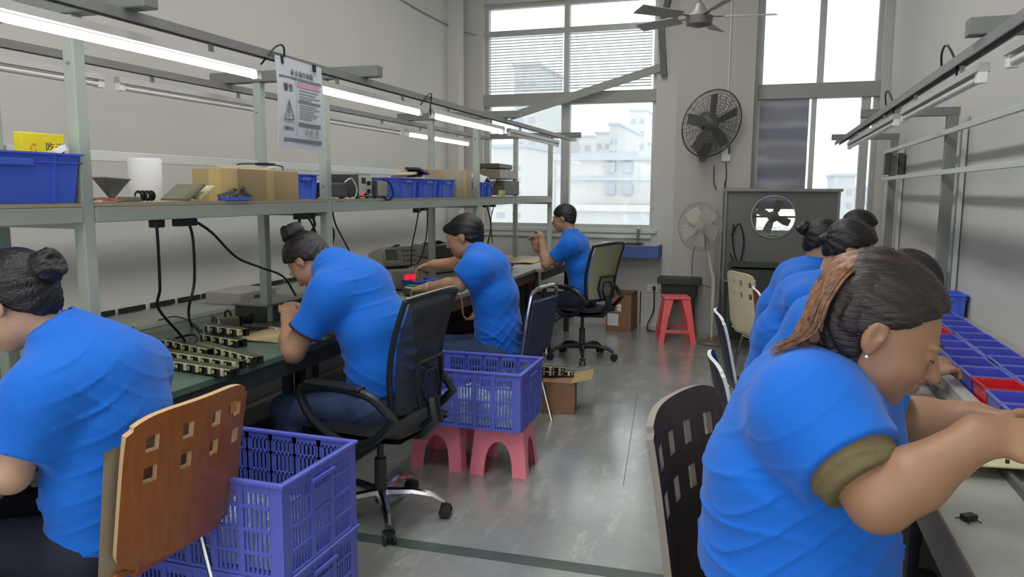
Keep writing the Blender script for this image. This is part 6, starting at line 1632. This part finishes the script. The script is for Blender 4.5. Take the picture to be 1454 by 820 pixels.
# hair falling behind the ear from the crown to the shoulder
hair_mass('hair_back', [wp(1252, 392, 1.53), wp(1222, 412, 1.53), wp(1205, 450, 1.53), wp(1200, 500, 1.54), wp(1190, 545, 1.56)], [.050, .064, .062, .052, .030], HAIRM, LO, HI, w=1.25)
hair_mass('hair_back', [wp(1225, 415, 1.55), wp(1214, 470, 1.54), wp(1218, 530, 1.53), wp(1228, 575, 1.52)], [.050, .050, .044, .018], HAIRM, LO, HI, w=1.3)
hair_mass('ponytail', [wp(1242, 374, 1.53), wp(1208, 388, 1.53), wp(1182, 425, 1.53), wp(1160, 465, 1.53), wp(1135, 490, 1.54), wp(1106, 508, 1.55)], [.020, .032, .034, .026, .016, .005], HAIRR, LO, HI, w=1.7)
wsp = MB()
rq = random.Random(8)
for k in range(40):
    dx, dy = rq.uniform(-6, 10), rq.uniform(-6, 10); oy = rq.uniform(-.05, .03); e = rq.uniform(-.3, 1)
    pts = [wp(1235, 368+dy*.3, 1.53+oy*.4), wp(1196+dx, 388+dy, 1.50+oy), wp(1170+dx, 425+dy, 1.49+oy), wp(1150+dx, 468+dy, 1.50+oy), wp(1105-12*e+dx, 492+dy+10*e, 1.52+oy)]
    wsp.tube(bez([toL(p) for p in pts], 5), [.0024]*14+[.0016]*6+[.0006], 4)
build(wsp, 'stray_hair', HAIRR, ho)['kind'] = 'stuff'
def HL(x, y, z): return hc+HM@V3(x, y, z)
er = MB().lathe(toL(HL(-.002, -.096, -.040)), [(.001, -.003), (.0035, 0), (.001, .003)], 8)
build(er, 'pearl_earring', mat('pearl', srgb(235, 232, 225), .2), t1)
# ---- the four further along the right bench
def rj(**k): return base_j(spine=[(0, 0, .53), (.0, 0, .67), (.03, 0, .84), (.11, 0, 1.00), (.20, 0, 1.08)], r=[.13, .122, .125, .115, .075], w=[1.35, 1.22, 1.28, 1.38, 1.4], **k)
J = rj(head=(.38, 0, 1.165), hpitch=45, shl=(.15, .17, 1.0), shr=(.15, -.17, 1.0), ell=(.26, .22, .82), elr=(.26, -.22, .82), wrl=(.45, .1, .88), wrr=(.45, -.1, .88))
person('woman in blue polo hunched over the right bench just behind the nearest woman', (.12, 3.0), 0, J, h=.009, hair=(HAIRO, 'bun'), bun=dict(c=(-.10, 0, .02), r=.03), seed=31)
J = rj(head=(.29, 0, 1.25), hpitch=30, shl=(.11, .18, 1.03), shr=(.11, -.18, 1.03), ell=(.24, .22, .84), elr=(.24, -.22, .84), wrl=(.45, .1, .88), wrr=(.45, -.1, .88))
person('woman in blue polo with dark pulled-back hair and visible ear, third along the right bench', (.09, 3.68), 0, J, h=.009, hair=(HAIRB, 'bun'), bun=dict(c=(-.115, 0, -.01), r=.025), seed=35)
J = rj(head=(.24, 0, 1.225), hpitch=20, shl=(.10, .17, 1.01), shr=(.10, -.17, 1.01), ell=(.12, .2, .78), elr=(.06, -.21, .77), wrl=(.40, .1, .86), wrr=(.28, -.16, .84))
person('slim person in a long blue sleeve with a dark bun, fourth along the right bench', (.10, 4.55), 0, J, h=.010, hair=(HAIRB, 'bun'), bun=dict(c=(-.135, 0, .04), r=.036), seed=39, longsl=True)
J = rj(head=(.26, 0, 1.26), hpitch=25)
person('farthest person on the right bench, only the round black head showing', (.34, 5.35), 0, J, h=.011, hair=(HAIRB, 'bun'), seed=43)
